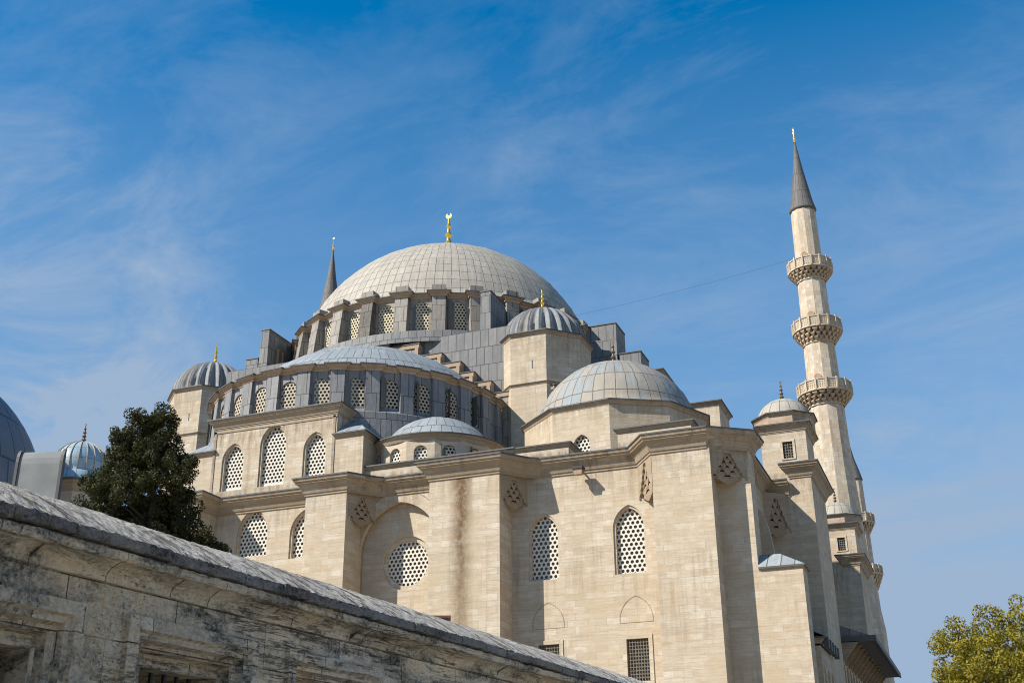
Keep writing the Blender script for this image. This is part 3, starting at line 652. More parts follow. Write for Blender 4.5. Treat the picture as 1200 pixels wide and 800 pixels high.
# small buttress with a hipped lead roof
mb = MB(); mb.box((33.88, -.45, 0), (36.42, 1.32, 15.98)); sb = mb.build('buttress', M['stone'], MQ)
cornice(sb, [(33.92, -.45), (36.42, -.45), (36.42, 1.32)], 16.05, .12)
mb = MB(); mb.face([(33.9, -.6, 16.13), (36.57, -.6, 16.13), (35.1, .3, 17.0), (33.9, .5, 17.05)]); mb.face([(36.57, -.6, 16.13), (36.57, 1.45, 16.13), (35.1, .3, 17.0)]); mb.face([(36.57, 1.45, 16.13), (33.9, 1.45, 16.13), (33.9, .5, 17.05), (35.1, .3, 17)])
mb.build('hip_roof', M['lead_half'], sb)
def side_tower(y0):
    dy = y0-11
    mb = MB(); mb.box((32.9, y0, 0), (36.15, y0+7.4, 24.5)); mb.box((34.9, y0-.02, 20), (36.17, y0+7.4, 24.75)); t = mb.build('side_tower', M['stone'], MQ)
    cornice(t, [(34.75, y0+4), (34.75, y0-.02), (36.17, y0-.02), (36.17, y0+7.4), (34, y0+7.4)], 25.42, .85)
    mb = MB(); mb.panel((33.0, y0+.02), (1, 0), rect2(0, 24.1, 3.13, 27.95), [rect2(1.48, 25.95, 2.16, 27.15)], .3); mb.panel((36.13, y0+.02), (0, 1), rect2(0, 24.1, 3.88, 27.95)); mb.panel((36.13, y0+3.9), (-1, 0), rect2(0, 24.1, 3.13, 27.95)); mb.panel((33.0, y0+3.9), (0, -1), rect2(0, 24.1, 3.88, 27.95))
    tu = mb.build('turret', M['stone'], t); cornice(tu, [(33.0, y0+.02), (36.13, y0+.02), (36.13, y0+3.9), (33.0, y0+3.9)], 28.4, .5, True)
    c = (34.52, y0+1.95)
    mb = MB(); mb.prism(ngon(c, 2.2, 8, pi/8), 28.3, 29.15); mb.build('dome_base', M['pink'], tu)
    cornice(tu, ngon(c, 2.2, 8, pi/8), 29.3, .22, True)
    mb = MB(); mb.lathe([(2.15, 29.36)]+dome_prof(2.0, 28.95, 29.4, 12), c, 48, us=16*.8, vs=1.3*2); d = mb.build('turret_dome', M['lead_main'], tu, merge=True)
    finial(d, (*c, 30.9), 1.7, 'oldmetal', True, rs=1.2)
    grilled(t, (34.82, y0+.02, 25.95), (1, 0), .68, 1.2, .16, 4, 6)
    return t
side_tower(11); side_tower(41.6)
# low gallery between corner and first tower, with arches, ledge and lead roof
mb = MB(); mb.panel((36.3, 4.9), (0, 1), rect2(0, 0, 6.1, 12.3), [arch(y, 6, 1.1, 5.2) for y in (1., 2.7, 4.4)], .5); mb.face([(36.3, 4.9, 0), (36.3, 4.9, 12.3), (33, 4.9, 12.3), (33, 4.9, 0)])
gl = mb.build('side_gallery', M['stone'], MQ); cornice(gl, [(33, 4.91), (36.3, 4.91), (36.3, 11)], 12.75, .3)
mb = MB(); mb.face([(36.6, 4.8, 12.85), (36.6, 11, 12.85), (33, 11, 14.6), (33, 4.8, 14.6)]); mb.build('gallery_roof', M['lead_half'], gl)
for k in range(5): mb = MB(); mb.box((36.45, 5.4+k*1.2, 12.2), (36.75, 5.9+k*1.2, 12.85)); mb.build('bracket', M['lead_dark'], gl)
for y in (5.9, 7.6, 9.3): mb = MB(); mb.box((35.75, y-.6, 6), (35.8, y+.6, 11.3)); mb.build('shutter', M['redstone'], gl)
# projecting eaves gallery between the towers
mb = MB(); mb.face([(38.35, 19.1, 14.75), (38.35, 41.4, 14.75), (33, 41.4, 16.9), (33, 19.1, 16.9)]); mb.face([(38.35, 19.1, 14.75), (33, 19.1, 16.9), (33, 19.1, 14.75)])
cn = mb.build('eaves_roof', M['lead_grey'], MQ)
mb = MB(); mb.box((33, 19.0, 14.5), (38.4, 41.5, 14.7)); mb.build('soffit', M['soffit'], cn)
mb = MB(); mb.box((38.38, 18.95, 14.42), (38.5, 41.5, 14.82)); mb.box((33, 18.9, 14.42), (38.5, 19.02, 14.82)); mb.build('fascia', M['lead_dark'], cn)
mb = MB(); mb.panel((36.0, 18.4), (0, 1), rect2(0, 0, 23.2, 14.5), [arch(1.6+2.0*k, 4, 1.35, 9.2) for k in range(11)], .5); eg = mb.build('eaves_gallery', M['stone'], MQ)
for k in range(12): mb = MB(); mb.prism([(36, 18.9+2*k), (36.15, 18.9+2*k), (36.15, 19.1+2*k), (36, 19.1+2*k)], 13.1, 14.48, [(36, 18.9+2*k), (37.3, 18.9+2*k), (37.3, 19.1+2*k), (36, 19.1+2*k)]); mb.build('bracket', M['stone_s'], eg)
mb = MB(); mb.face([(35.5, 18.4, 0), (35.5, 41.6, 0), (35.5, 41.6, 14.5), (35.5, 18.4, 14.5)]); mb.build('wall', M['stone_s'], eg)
# courtyard walls beyond the prayer hall
mb = MB(); mb.box((-31, 62.1, 0), (31, 112, 13)); cy = mb.build('courtyard', M['stone'], MQ); cornice(cy, [(-31, 62.1), (31, 62.1), (31, 112), (-31, 112)], 13.3, .6, True)

# ================================================================== minarets
def balcony(parent, c, zt, zb, r, rs):
    mb = MB(); n = 16
    mb.lathe([(r-.06, zt-1.25), (r-.06, zt-.16)], c, n, smooth=False, poly_off=pi/16)
    mb.lathe([(r+.02, zt-.16), (r+.04, zt), (r-.18, zt), (r-.18, zt-1.2)], c, n, smooth=False, poly_off=pi/16)
    mb.lathe([(rs+.1, zb), (rs+.1, zb+.5), (r-.95, zt-1.75), (r-.45, zt-1.5), (r-.45, zt-1.45), (r+.04, zt-1.40), (r+.04, zt-1.25), (r-.06, zt-1.22)], c, 32, smooth=False)
    # parapet panels
    for k in range(n):
        a = pi/16+2*pi*(k)/n; x, y = c[0]+(r+.0)*sin(a), c[1]-(r+.0)*cos(a); mb.box((x-.09, y-.09, zt-1.28), (x+.09, y+.09, zt+.1), a)
    b = mb.build('balcony', M['stone_m'], parent)
    mq = MB(); tiers = 3; nn = 22
    for t in range(tiers):
        f = t/(tiers-1); z1 = zb+.25+(zt-1.5-zb-.2)*(t+1)/tiers; h = (zt-1.5-zb)/tiers; ra = rs+.12+(r-.12-rs-.12)*(t+.25)/tiers; rb = rs+.12+(r-.12-rs-.12)*(t+1)/tiers
        for k in range(nn):
            a = 2*pi*(k+.5*(t % 2))/nn; wd = 2*pi*rb/nn*.33; t_ = Vector((cos(a), sin(a))); n_ = Vector((sin(a), -cos(a))); C = Vector(c)
            def q(rd, s_, w_=1): v = C+n_*rd+t_*s_*wd*w_; return (v.x, v.y)
            mq.prism([q(ra-.3, -1, .5), q(ra-.02, -1, .25), q(ra-.02, 1, .25), q(ra-.3, 1, .5)], z1-h*1.1, z1-h*.45, [q(ra-.4, -1), q(rb, -1), q(rb, 1), q(ra-.4, 1)])
            mq.prism([q(ra-.4, -1), q(rb, -1), q(rb, 1), q(ra-.4, 1)], z1-h*.45, z1-.02)
    mq.build('muqarnas', M['muq2'], b)
    pn = MB()
    for k in range(n):   # pierced panel pattern
        a = 2*pi*k/n+0; t_ = Vector((cos(a), sin(a))); n_ = Vector((sin(a), -cos(a))); rr = (r-.05)*cos(pi/16)
        for i in range(4):
            for j in range(3):
                s_ = (-.33+.22*i)*r/2.65; z = zt-1.05+.28*j; v = Vector(c)+n_*rr+t_*s_; 
                pn.box((v.x-.045, v.y-.03, z), (v.x+.045, v.y+.03, z+.12), a)
    pn.build('pierced_panel', M['muq2'], b)
    return b
M['muq2'] = stone('minaret_carved_stone', (.44, .35, .25), .9, dirt=(.08, .06, .045), joint=.1)
def minaret(x, y, label, spec, name='minaret', group=None):
    MN = thing(name, label, 'minaret', (x, y, 0), group); c = (x, y)
    sh = spec['shaft']; mb = MB()
    mb.lathe(sh, c, 12, smooth=False, poly_off=R(8)); mb.build('shaft', M['stone_m'], MN)
    for zt, zb, r, rs in spec['balc']:
        balcony(MN, c, zt, zb, r, rs)
        mb = MB(); a = R(-12); d = Vector((cos(a), sin(a))); n_ = Vector((sin(a), -cos(a))); rr = rs*.97
        o = Vector(c)+n_*(rr+.03)-d*.38
        A = arch(.38, zt-1.2, .76, 2.1, .45)
        mb.panel((o.x, o.y), d, A); dr = mb.build('doorway', M['stone_s'], MN)
        mb = MB(); B = arch(.38, zt-1.2, .92, 2.2, .5); o2 = o+n_*.02
        for i in range(1, len(A)):
            j = (i+1) % len(A); g3 = lambda p_: (o2.x+d.x*p_[0], o2.y+d.y*p_[0], p_[1])
            mb.face([g3(A[i]), g3(B[i]), g3(B[j]), g3(A[j])])
        mb.build('arch_trim', M['redstone'], dr)
    zc, rc, zt = spec['cone']
    mb = MB(); mb.lathe([(rc, zc-.25), (rc+.14, zc-.1), (rc+.17, zc)], c, 32); mb.build('eaves_moulding', M['soffit'], MN)
    mb = MB(); mb.lathe([(rc+.19, zc), (rc+.16, zc+.15), (rc*.93, zc+1.2), (rc*.45, zc+(zt-zc)*.56), (.08, zt)], c, 32, us=16*.5, vs=4*2.2); cn = mb.build('cone_roof', M['lead_cone'], MN)
    finial(cn, (x, y, zt-.1), spec['fin'], 'gold')
    if spec.get('tiles'):
        mb = MB()
        for k in range(16):
            a = 2*pi*k/16; rr = (rc-.04)*cos(pi/16)+.02; v = Vector(c)+Vector((sin(a), -cos(a)))*rr; mb.box((v.x-.11, v.y-.03, zc-1.05), (v.x+.11, v.y+.03, zc-.5), a)
        mb.build('tile_band', M['teal'], MN)
    return MN
SP3 = dict(shaft=[(3.4, 0), (3.4, 22), (2.6, 29), (2.35, 36), (2.15, 40), (1.98, 48), (1.93, 48), (1.8, 56), (1.76, 56), (1.66, 64), (1.62, 64), (1.5, 73.7)],
           balc=[(66.4, 63.7, 2.65, 1.64), (58.4, 55.4, 2.88, 1.78), (50.4, 47.6, 3.12, 1.98)], cone=(73.7, 1.47, 83.9), fin=2.5, tiles=True)
minaret(32.85, 64.4, 'tall pale stone minaret with three balconies at the right of the mosque', SP3, group='minarets of the mosque')
minaret(-36.6, 68.4, 'dark pointed minaret tip showing behind the left slope of the great dome', SP3, group='minarets of the mosque')
SP2 = dict(shaft=[(2.4, 0), (2.4, 20), (1.75, 26), (1.5, 36), (1.42, 44), (1.25, 52)], balc=[(46.5, 43.6, 2.3, 1.4), (38.7, 35.3, 2.5, 1.55)], cone=(52, 1.2, 58), fin=2)
minaret(31.15, 112, 'farther shorter minaret whose balconies stick out from behind the tall minaret', SP2, group='minarets of the mosque')
# cable between the minarets
mb = MB(); pts = []
for k in range(41):
    t_ = k/40; pts.append(Vector((32+(-34.5-32)*t_, 64.4+4*t_, 67.6+(-.8)*t_-6.8*t_*(1-t_))))
for a, b_ in zip(pts, pts[1:]):
    r_ = .013
    for k in range(4):
        o1 = Vector((0, cos(k*pi/2), sin(k*pi/2)))*r_; o2 = Vector((0, cos((k+1)*pi/2), sin((k+1)*pi/2)))*r_; mb.face([a+o1, b_+o1, b_+o2, a+o2])
cb = mb.build('cable', M['wire'], None, (0, 66, 65)); cb['label'] = 'thin cable strung from the tall minaret towards the great dome'; cb['category'] = 'cable'

# ================================================================== floodlight on the facade
F = thing('floodlight', 'small boxy floodlight jutting from the facade below the cornice', 'lamp', (23.25, 0, 23.1))
mb = MB(); mb.box((23.2, -.6, 23.28), (23.3, .02, 23.36)); mb.box((23.17, -.62, 23.1), (23.33, -.55, 23.36)); mb.build('arm', M['iron'], F)
mb = MB(); mb.prism([(23.0, -1.0), (23.5, -1.0), (23.45, -.62), (23.05, -.62)], 22.86, 23.22, [(22.96, -1.02), (23.54, -1.02), (23.47, -.6), (23.03, -.6)]); mb.build('housing', M['pink'], F)
mb = MB(); mb.box((22.9, -1.1, 23.22), (23.6, -.5, 23.36)); mb.build('hood', M['iron'], F)

# ================================================================== foreground wall
WA = R(5.0); wt = Vector((sin(WA), cos(WA), 0)); wn = Vector((cos(WA), -sin(WA), 0))   # wn points to the camera side
W0 = Vector((45.1, -69, 0))-wn*6.0
def wp(s_, o, z): return W0+wt*s_+wn*o+Vector((0, 0, z))
def old_stone(name, base, coping=False):
    m, N, L, b = newmat(name); t = NT(m); b.inputs['Roughness'].default_value = .95; b.inputs['Specular IOR Level'].default_value = .15
    g = t.geo(); uv = t.uv()
    bc, bf = t.brick(uv, 1.05, .36, .005, tuple(x*1.25 for x in base), (base[0]*.68, base[1]*.64, base[2]*.58), .37, 2, .3)
    bf = t.math('MULTIPLY', bf, t.ramp(t.noise(g, 2.4, 4, .6), .42, .56, .15, 1.))
    if coping: bc = t.mix(1., (0, 0, 0), base)
    col = t.mix(t.ramp(t.noise(g, 1.3, 6, .65), .38, .68), bc, (base[0]*.62, base[1]*.55, base[2]*.45))
    col = t.mix(t.ramp(t.noise(g, .7, 4, .6), .48, .7, 0, .8), col, (base[0]*1.25, base[1]*1.05, base[2]*.72))
    # lichen / soot
    so_ = t.noise(t.uv((1.1, 2.6, 1)), 1.5, 12, .78, .5)
    col = t.mix(t.math('MULTIPLY', t.ramp(so_, .47, .57), t.ramp(t.noise(g, 1.6, 4, .6), .34, .50, .2, 1.)), col, (.05, .042, .035))
    pits = t.noise(t.uv((12, 20, 1)), 2.6, 6, .75, .2); pm = t.noise(g, 2.0, 3, .5)
    pf = t.math('MULTIPLY', t.ramp(pits, .58, .66), t.ramp(pm, .42, .6))
    col = t.mix(pf, col, (.035, .028, .022))
    col = t.mix(t.ramp(t.noise(g, 24, 8, .85), .42, .66, 0, .5), col, tuple(min(.8, x*1.7) for x in base))
    cr = t.noise(t.uv((.6, 9, 1), (2, 5, 0)), 1.1, 9, .7, .4)
    cf = t.ramp(t.math('ABSOLUTE', t.math('SUBTRACT', cr, .5)), .018, .0, 0, .8)
    cf = t.math('MULTIPLY', cf, t.ramp(t.noise(g, 1.1, 2), .45, .6))
    if not coping: col = t.mix(cf, col, (.04, .03, .025)); col = t.mix(t.math('MULTIPLY', bf, .8), col, (.04, .033, .025))
    L.new(col, b.inputs['Base Color'])
    h = t.math('ADD', t.math('MULTIPLY', t.noise(g, 9, 10, .75), 1.0), t.math('MULTIPLY', t.noise(g, 2.5, 5, .6), 1.2))
    h = t.math('SUBTRACT', h, t.math('MULTIPLY', pf, .8))
    if not coping: h = t.math('SUBTRACT', h, t.math('ADD', t.math('MULTIPLY', bf, .9), t.math('MULTIPLY', cf, .5)))
    t.bump(b, h, .9, .035)
    return m
M['old'] = old_stone('weathered_wall_stone', (.58, .50, .40))
M['old2'] = old_stone('cleaner_wall_stone', (.56, .49, .39))
def coping_mat():
    m, N, L, b = newmat('ridged_coping_stone'); t = NT(m); b.inputs['Roughness'].default_value = .95; b.inputs['Specular IOR Level'].default_value = .15
    g = t.geo(); base = (.60, .56, .49)
    rd = t.math('ADD', t.math('MULTIPLY', t.noise(t.uv((13, 2.2, 1)), 1.9, 12, .8, .15), .45), t.math('MULTIPLY', t.noise(t.uv((5.5, .8, 1)), 1.6, 6, .7, .2), .55))
    col = t.mix(t.ramp(rd, .50, .55), base, (.11, .085, .065))
    col = t.mix(t.ramp(t.noise(g, 3, 8, .7), .45, .7, 0, .7), col, (.42, .39, .34))
    col = t.mix(t.ramp(t.noise(g, 14, 8, .85), .52, .62, 0, .85), col, (.045, .038, .033)); col = t.mix(t.ramp(t.noise(g, 1.2, 5, .7), .52, .7, 0, .5), col, (.14, .12, .10))
    L.new(col, b.inputs['Base Color']); t.bump(b, t.math('ADD', t.math('MULTIPLY', rd, -3.), t.noise(g, 22, 8, .8)), 1., .035); return m
M['coping'] = coping_mat()
M['slate'] = old_stone('dark_slab_edge', (.21, .205, .20), True)
FW = thing('cemetery_wall', 'long weathered grey stone wall in the foreground with sloping ridged coping', 'wall', tuple(W0+wt*8))
S0, S1 = 1.5, 60.0
FR = [(4.41+1.83*k, 5.70+1.83*k) for k in range(-1, 28)]
fz0, fz1 = .9, 3.0
mb = MB()
hs = [rect2(a-S0, fz0, b_-S0, fz1+.0) for a, b_ in FR if a > S0+.1 and b_ < S1]
mb.panel((wp(S0, 0, 0).x, wp(S0, 0, 0).y), (wt.x, wt.y), rect2(0, 0, S1-S0, 3.30), hs, .07)
# NOTE panel outward = right of travel, i.e. towards the camera
mb.build('wall_face', M['old'], FW)
mb = MB(); mb.face([wp(S0, -.7, 0), wp(S0, -.7, 3.4), wp(S1, -.7, 3.4), wp(S1, -.7, 0)][::-1]); mb.face([wp(S1, -.7, 0), wp(S1, 0, 0), wp(S1, 0, 3.4), wp(S1, -.7, 3.4)]); mb.face([wp(S0, -.7, 0), wp(S0, -.7, 3.4), wp(S0, 0, 3.4), wp(S0, 0, 0)]); mb.build('back_face', M['old'], FW)
def wbox(mb, s0, s1, o0, o1, z0, z1):
    P = [wp(s0, o0, 0), wp(s0, o1, 0), wp(s1, o1, 0), wp(s1, o0, 0)]; P = [(p.x, p.y) for p in P]
    ar = sum(P[i][0]*P[(i+1) % 4][1]-P[(i+1) % 4][0]*P[i][1] for i in range(4))
    mb.prism(P if ar > 0 else P[::-1], z0, z1)
for k, (a, b_) in enumerate(FR):
    if a < S0+.1 or b_ > S1-.2: continue
    near = k < 9
    mb = MB()
    # stepped moulded frame: three nested bands each deeper
    def ring(x0, x1, zt, x2, x3, zt2, d0, d1):
        o0 = [(x0, fz0), (x0, zt), (x1, zt), (x1, fz0)]; o1 = [(x2, fz0), (x2, zt2), (x3, zt2), (x3, fz0)]
        for i in range(3): mb.face([wp(o0[i][0], -d0, o0[i][1]), wp(o0[i+1][0], -d0, o0[i+1][1]), wp(o1[i+1][0], -d1, o1[i+1][1]), wp(o1[i][0], -d1, o1[i][1])])
    pf_ = [(-.07, 0), (-.07, -.045), (.02, -.055), (.035, -.02), (.075, -.015), (.09, .05), (.125, .055), (.135, .07), (.14, .15), (.15, .17)]
    for (e0, d0), (e1, d1) in zip(pf_, pf_[1:]): ring(a+e0, b_-e0, fz1-e0, a+e1, b_-e1, fz1-e1, d0, d1)
    fr = mb.build('window', M['old'], FW)
    mb = MB(); x0, x1 = a+.30, b_-.16; zt = 2.77
    o0 = [(a+.15, fz0), (a+.15, fz1-.15), (b_-.15, fz1-.15), (b_-.15, fz0)]; o1 = [(x0, fz0), (x0, zt), (x1, zt), (x1, fz0)]
    for i in range(3): mb.face([wp(o0[i][0], -.17, o0[i][1]), wp(o0[i+1][0], -.17, o0[i+1][1]), wp(o1[i+1][0], -.17, o1[i+1][1]), wp(o1[i][0], -.17, o1[i][1])]); mb.face([wp(o1[i][0], -.17, o1[i][1]), wp(o1[i+1][0], -.17, o1[i+1][1]), wp(o1[i+1][0], -.6, o1[i+1][1]), wp(o1[i][0], -.6, o1[i][1])])
    mb.build('jamb', M['old2'], fr)
    mb = MB()
    for j in range(1, 6): s_ = x0+(x1-x0)*j/6; wbox(mb, s_-.012, s_+.012, -.33, -.306, fz0, zt)
    for j in range(1, 7): z = fz0+(zt-fz0)*j/7; wbox(mb, x0, x1, -.335, -.30, z-.012, z+.012)
    mb.build('grille', M['iron'], fr)
# cove cornice under the coping: built stone by stone with slight offsets
def rough_sweep(prof, seglen, jit, name, mat, sub=5, gap=.006, noise=.006):
    mb = MB(); s_ = S0; rnd = random.Random(len(name)+3)
    while s_ < S1-.2:
        Ln = min(seglen*rnd.uniform(.75, 1.3), S1-s_); do, dz = rnd.uniform(-jit, jit), rnd.uniform(-jit*.7, jit*.7); tz = rnd.uniform(-jit, jit)*.6
        n = max(1, int(sub*Ln)) if s_ < 22 else 1
        rows = []
        for i in range(n+1):
            q = s_+gap/2+(Ln-gap)*i/n
            rows.append([wp(q, o+do+rnd.gauss(0, noise), z+dz+tz*(i/n-.5)+rnd.gauss(0, noise)) for o, z in prof])
        acc = [0]
        for (o0, z0), (o1, z1) in zip(prof, prof[1:]): acc.append(acc[-1]+math.hypot(o1-o0, z1-z0))
        for i in range(n):
            for j in range(len(prof)-1):
                qa = s_+Ln*i/n; qb = s_+Ln*(i+1)/n
                mb.face([rows[i][j], rows[i+1][j], rows[i+1][j+1], rows[i][j+1]], [(qa, acc[j]), (qb, acc[j]), (qb, acc[j+1]), (qa, acc[j+1])])
        mb.face(rows[0][::-1]); mb.face(rows[-1])
        s_ += Ln
    return mb.build(name, M[mat], FW)
rough_sweep([(-.1, 3.245), (.03, 3.245), (.032, 3.275), (.045, 3.305), (.075, 3.33), (.125, 3.352), (.17, 3.362)], 1.45, .004, 'cove_moulding', 'old2', 7, noise=.003)
rough_sweep([(-.1, 3.358), (.19, 3.36), (.205, 3.374), (.207, 3.41), (.202, 3.425), (-.1, 3.43)], 1.6, .006, 'fillet_course', 'old', 14, noise=.003)
sl_ = rough_sweep([(-.1, 3.432), (.232, 3.434), (.24, 3.44), (.243, 3.503), (.225, 3.512)], .42, .011, 'slab_edge', 'slate', 26, noise=.004)
pr = [(.232, 3.508)]+[(.232-.61*i/12, 3.508+.325*i/12+.022*sin(pi*i/12)) for i in range(1, 13)]+[(-.75, 3.76), (-.95, 3.5)]
rough_sweep(pr, 1.3, .004, 'coping', 'coping', 30, noise=.0032)

# ================================================================== tombs behind the wall
def tomb(name, label, c, Rs, zc, z0, mat, nrib, zb, finh, ribs=False):
    T = thing(name, label, 'tomb', (*c, 0)); P = ngon(c, Rs*1.08, 8, pi/8+.2)
    mb = MB(); mb.prism(P, 0, zb); b = mb.build('walls', M['stone'], T); cornice(b, P, zb+.1, .4, True)
    mb = MB(); mb.lathe([(Rs*1.05, zb+.15), (Rs*1.04, z0)]+dome_prof(Rs, zc, z0+.05, 18), c, nrib*2, us=nrib*.8, vs=5*1.4); d = mb.build('dome', M[mat], T, merge=True)
    if ribs:
        mb = MB(); pr = dome_prof(Rs+.02, zc, z0+.05, 14)
        for k in range(nrib):
            a = 2*pi*k/nrib; t_ = Vector((cos(a), sin(a), 0))*.022; n_ = Vector((sin(a), -cos(a), 0))
            for (r0, q0), (r1, q1) in zip(pr, pr[1:]):
                C0 = Vector((c[0], c[1], q0)); C1 = Vector((c[0], c[1], q1))
                mb.face([C0+n_*(r0+.02)-t_, C0+n_*(r0+.02)+t_, C1+n_*(r1+.02)+t_*.6, C1+n_*(r1+.02)-t_*.6])
                mb.face([C0+n_*(r0+.02)+t_, C0+n_*(r0-.05)+t_, C1+n_*(r1-.05)+t_*.6, C1+n_*(r1+.02)+t_*.6]); mb.face([C0+n_*(r0-.05)-t_, C0+n_*(r0+.02)-t_, C1+n_*(r1+.02)-t_*.6, C1+n_*(r1-.05)-t_*.6])
        mb.build('rib', M['gypt'], d)
    if finh: finial(d, (*c, zc+Rs*.98), finh, 'oldmetal', True, rs=1.3)
    return T
M['lead_slate'] = lead('slate_blue_lead', (.15, .17, .20), (.11, .13, .16), (.05, .06, .07), .8, 1.4, .5, .3, .5)
M['lead_glassy'] = lead('bright_blue_lead', (.30, .40, .46), (.23, .33, .39), (.2, .19, .16), .8, 1.4, 0, .1, .4)
tomb('domed_tomb', 'large dark slate-blue lead dome cut by the left edge', (4.27, -35), 6.25, 14.5, 14.3, 'lead_slate', 44, 13.7, 0)
tb = tomb('domed_tomb', 'small pale blue ribbed dome with dark knobbed finial left of the conifer', (9.9, -30), 1.14, 16.72, 16.32, 'lead_glassy', 20, 15.7, 1.0, True)
# duct hood with its pier
c0 = Vector((45.1, -69, 0)); az = R(-43.8); dh = Vector((sin(az), cos(az), 0)); th_ = Vector((cos(az), -sin(az), 0))
def dp(D, s_, z): return c0+dh*D+th_*s_+Vector((0, 0, z))
D0 = 14.0
HD = thing('duct_hood', 'galvanised metal hood with rounded top standing behind the wall', 'vent', (35.314, -58.818, 0))
hw = .25; zb_, zt_ = 5.18, 5.83; hx = Vector((.9616, .2745, 0)); hy = Vector((-.2745, .9616, 0))
def dq(D, s_, z): return Vector((35.314, -58.818, 0))+hy*(D-D0)+hx*s_+Vector((0, 0, z))
pr = [(0, zb_), (0, zt_-.16), (.008, zt_-.09), (.025, zt_-.035), (.045, zt_-.01), (.06, zt_)]
mb = MB()
for (o0, z0), (o1, z1) in zip(pr, pr[1:]): mb.face([dq(D0+o0, -hw, z0), dq(D0+o0, hw, z0), dq(D0+o1, hw, z1), dq(D0+o1, -hw, z1)], smooth=False)
mb.face([dq(D0+.06, -hw, zb_), dq(D0+.06, -hw, zt_), dq(D0+.06, hw, zt_), dq(D0+.06, hw, zb_)]); mb.build('sheet', M['galv'], HD, merge=True)
for s_ in (-1, 1):
    mb = MB(); e = .035; q = [(o, z) for o, z in pr]+[(.06, zb_)]
    a_ = [dq(D0+o-.015, s_*(hw), z+(.02 if z > zb_+.01 else 0)) for o, z in q]; b_ = [dq(D0+o-.015, s_*(hw+e), z+(.02 if z > zb_+.01 else 0)) for o, z in q]
    mb.face(a_); mb.face(b_[::-1])
    for i in range(len(q)): j = (i+1) % len(q); mb.face([a_[i], a_[j], b_[j], b_[i]])
    mb.build('side_plate', M['galvd'], HD)
mb = MB()
for s_ in (-.22, .22): v = dq(D0+.08, s_, 0); mb.box((v.x-.04, v.y-.04, 0), (v.x+.04, v.y+.04, zb_+.2), -az)
mb.build('leg', M['galvd'], HD)
SPi = thing('rubble_wall', 'broken rubble stone wall top behind the metal hood', 'wall', tuple(dp(16.5, 0, 0)))
mb = MB(); rnd = random.Random(5)
pro = [(-1.2, 6.45), (-.75, 6.3), (-.62, 6.05), (-.35, 5.95), (0, 5.8), (.38, 5.75), (.5, 5.55), (.66, 5.5), (.7, 5.2), (.95, 5.15)]
for (s0, z0), (s1, z1) in zip(pro, pro[1:]):
    n = 3
    for i in range(n):
        a, b_ = s0+(s1-s0)*i/n, s0+(s1-s0)*(i+1)/n; za = z0+(z1-z0)*i/n+rnd.uniform(-.05, .05)
        mb.face([dp(16.4, a, 0), dp(16.4, b_, 0), dp(16.4, b_, za), dp(16.4, a, za)]); mb.face([dp(16.4, a, za), dp(16.4, b_, za), dp(17, b_, za), dp(17, a, za)]); mb.face([dp(16.4, b_, 0), dp(17, b_, 0), dp(17, b_, za), dp(16.4, b_, za)]); mb.face([dp(17, a, 0), dp(16.4, a, 0), dp(16.4, a, za), dp(17, a, za)])
mb.build('masonry', M['old'], SPi)
# rust red box
az = R(-24.61); dh = Vector((sin(az), cos(az), 0)); th_ = Vector((cos(az), -sin(az), 0)); D0 = 17.0
RB = thing('lamp_housing', 'rust-red metal lamp housing just peeking over the wall coping', 'lamp', tuple(dp(D0, 0, 0)))
mb = MB(); z = 1.6+D0*math.tan(R(10.07)); q = [dp(D0+o, s_, 0) for o, s_ in ((0, -.10), (0, .10), (.3, .10), (.3, -.10))]; P = [(p.x, p.y) for p in q]
z -= .1; mb.prism(P, z-.12, z+.03); mb.build('body', M['rust'], RB)
mb = MB(); q = [dp(D0+o, s_, 0) for o, s_ in ((-.05, -.14), (-.05, .14), (.35, .14), (.35, -.14))]; mb.prism([(p.x, p.y) for p in q], z+.03, z+.06); mb.build('lid', M['rust'], RB)
mb = MB(); v = dp(D0+.15, 0, 0); mb.box((v.x-.04, v.y-.04, 0), (v.x+.04, v.y+.04, z-.1)); mb.build('post', M['galvd'], RB)

# ================================================================== trees
def leafmat(name, c1, c2):
    m, N, L, b = newmat(name); t = NT(m); b.inputs['Roughness'].default_value = .7; b.inputs['Specular IOR Level'].default_value = .25
    col = t.mix(t.ramp(t.noise(t.geo(), 1.6, 4, .6), .35, .65), c1, c2); col = t.mix(t.ramp(t.noise(t.geo(), 9, 3, .6), .4, .7, 0, .5), col, tuple(x*1.6 for x in c2))
    L.new(col, b.inputs['Base Color'])
    tr = N.new('ShaderNodeBsdfTranslucent'); L.new(col, tr.inputs[0]); mx = N.new('ShaderNodeMixShader'); mx.inputs[0].default_value = .25
    L.new(b.outputs[0], mx.inputs[1]); L.new(tr.outputs[0], mx.inputs[2]); L.new(mx.outputs[0], N['Material Output'].inputs[0]); return m
M['conifer'] = leafmat('dark_conifer_foliage', (.014, .019, .006), (.055, .055, .015))
M['decid'] = leafmat('yellow_green_foliage', (.135, .13, .012), (.235, .19, .018))
M['bark'] = plain('bark', (.07, .055, .042), .9, 0, .3, 6)
def limb(mb, a, b, r0, r1, n=6):
    d = (b-a).normalized(); x = d.orthogonal().normalized(); y = d.cross(x)
    for k in range(n):
        t0, t1 = 2*pi*k/n, 2*pi*(k+1)/n
        mb.face([a+(x*cos(t0)+y*sin(t0))*r0, a+(x*cos(t1)+y*sin(t1))*r0, b+(x*cos(t1)+y*sin(t1))*r1, b+(x*cos(t0)+y*sin(t0))*r1], smooth=True)
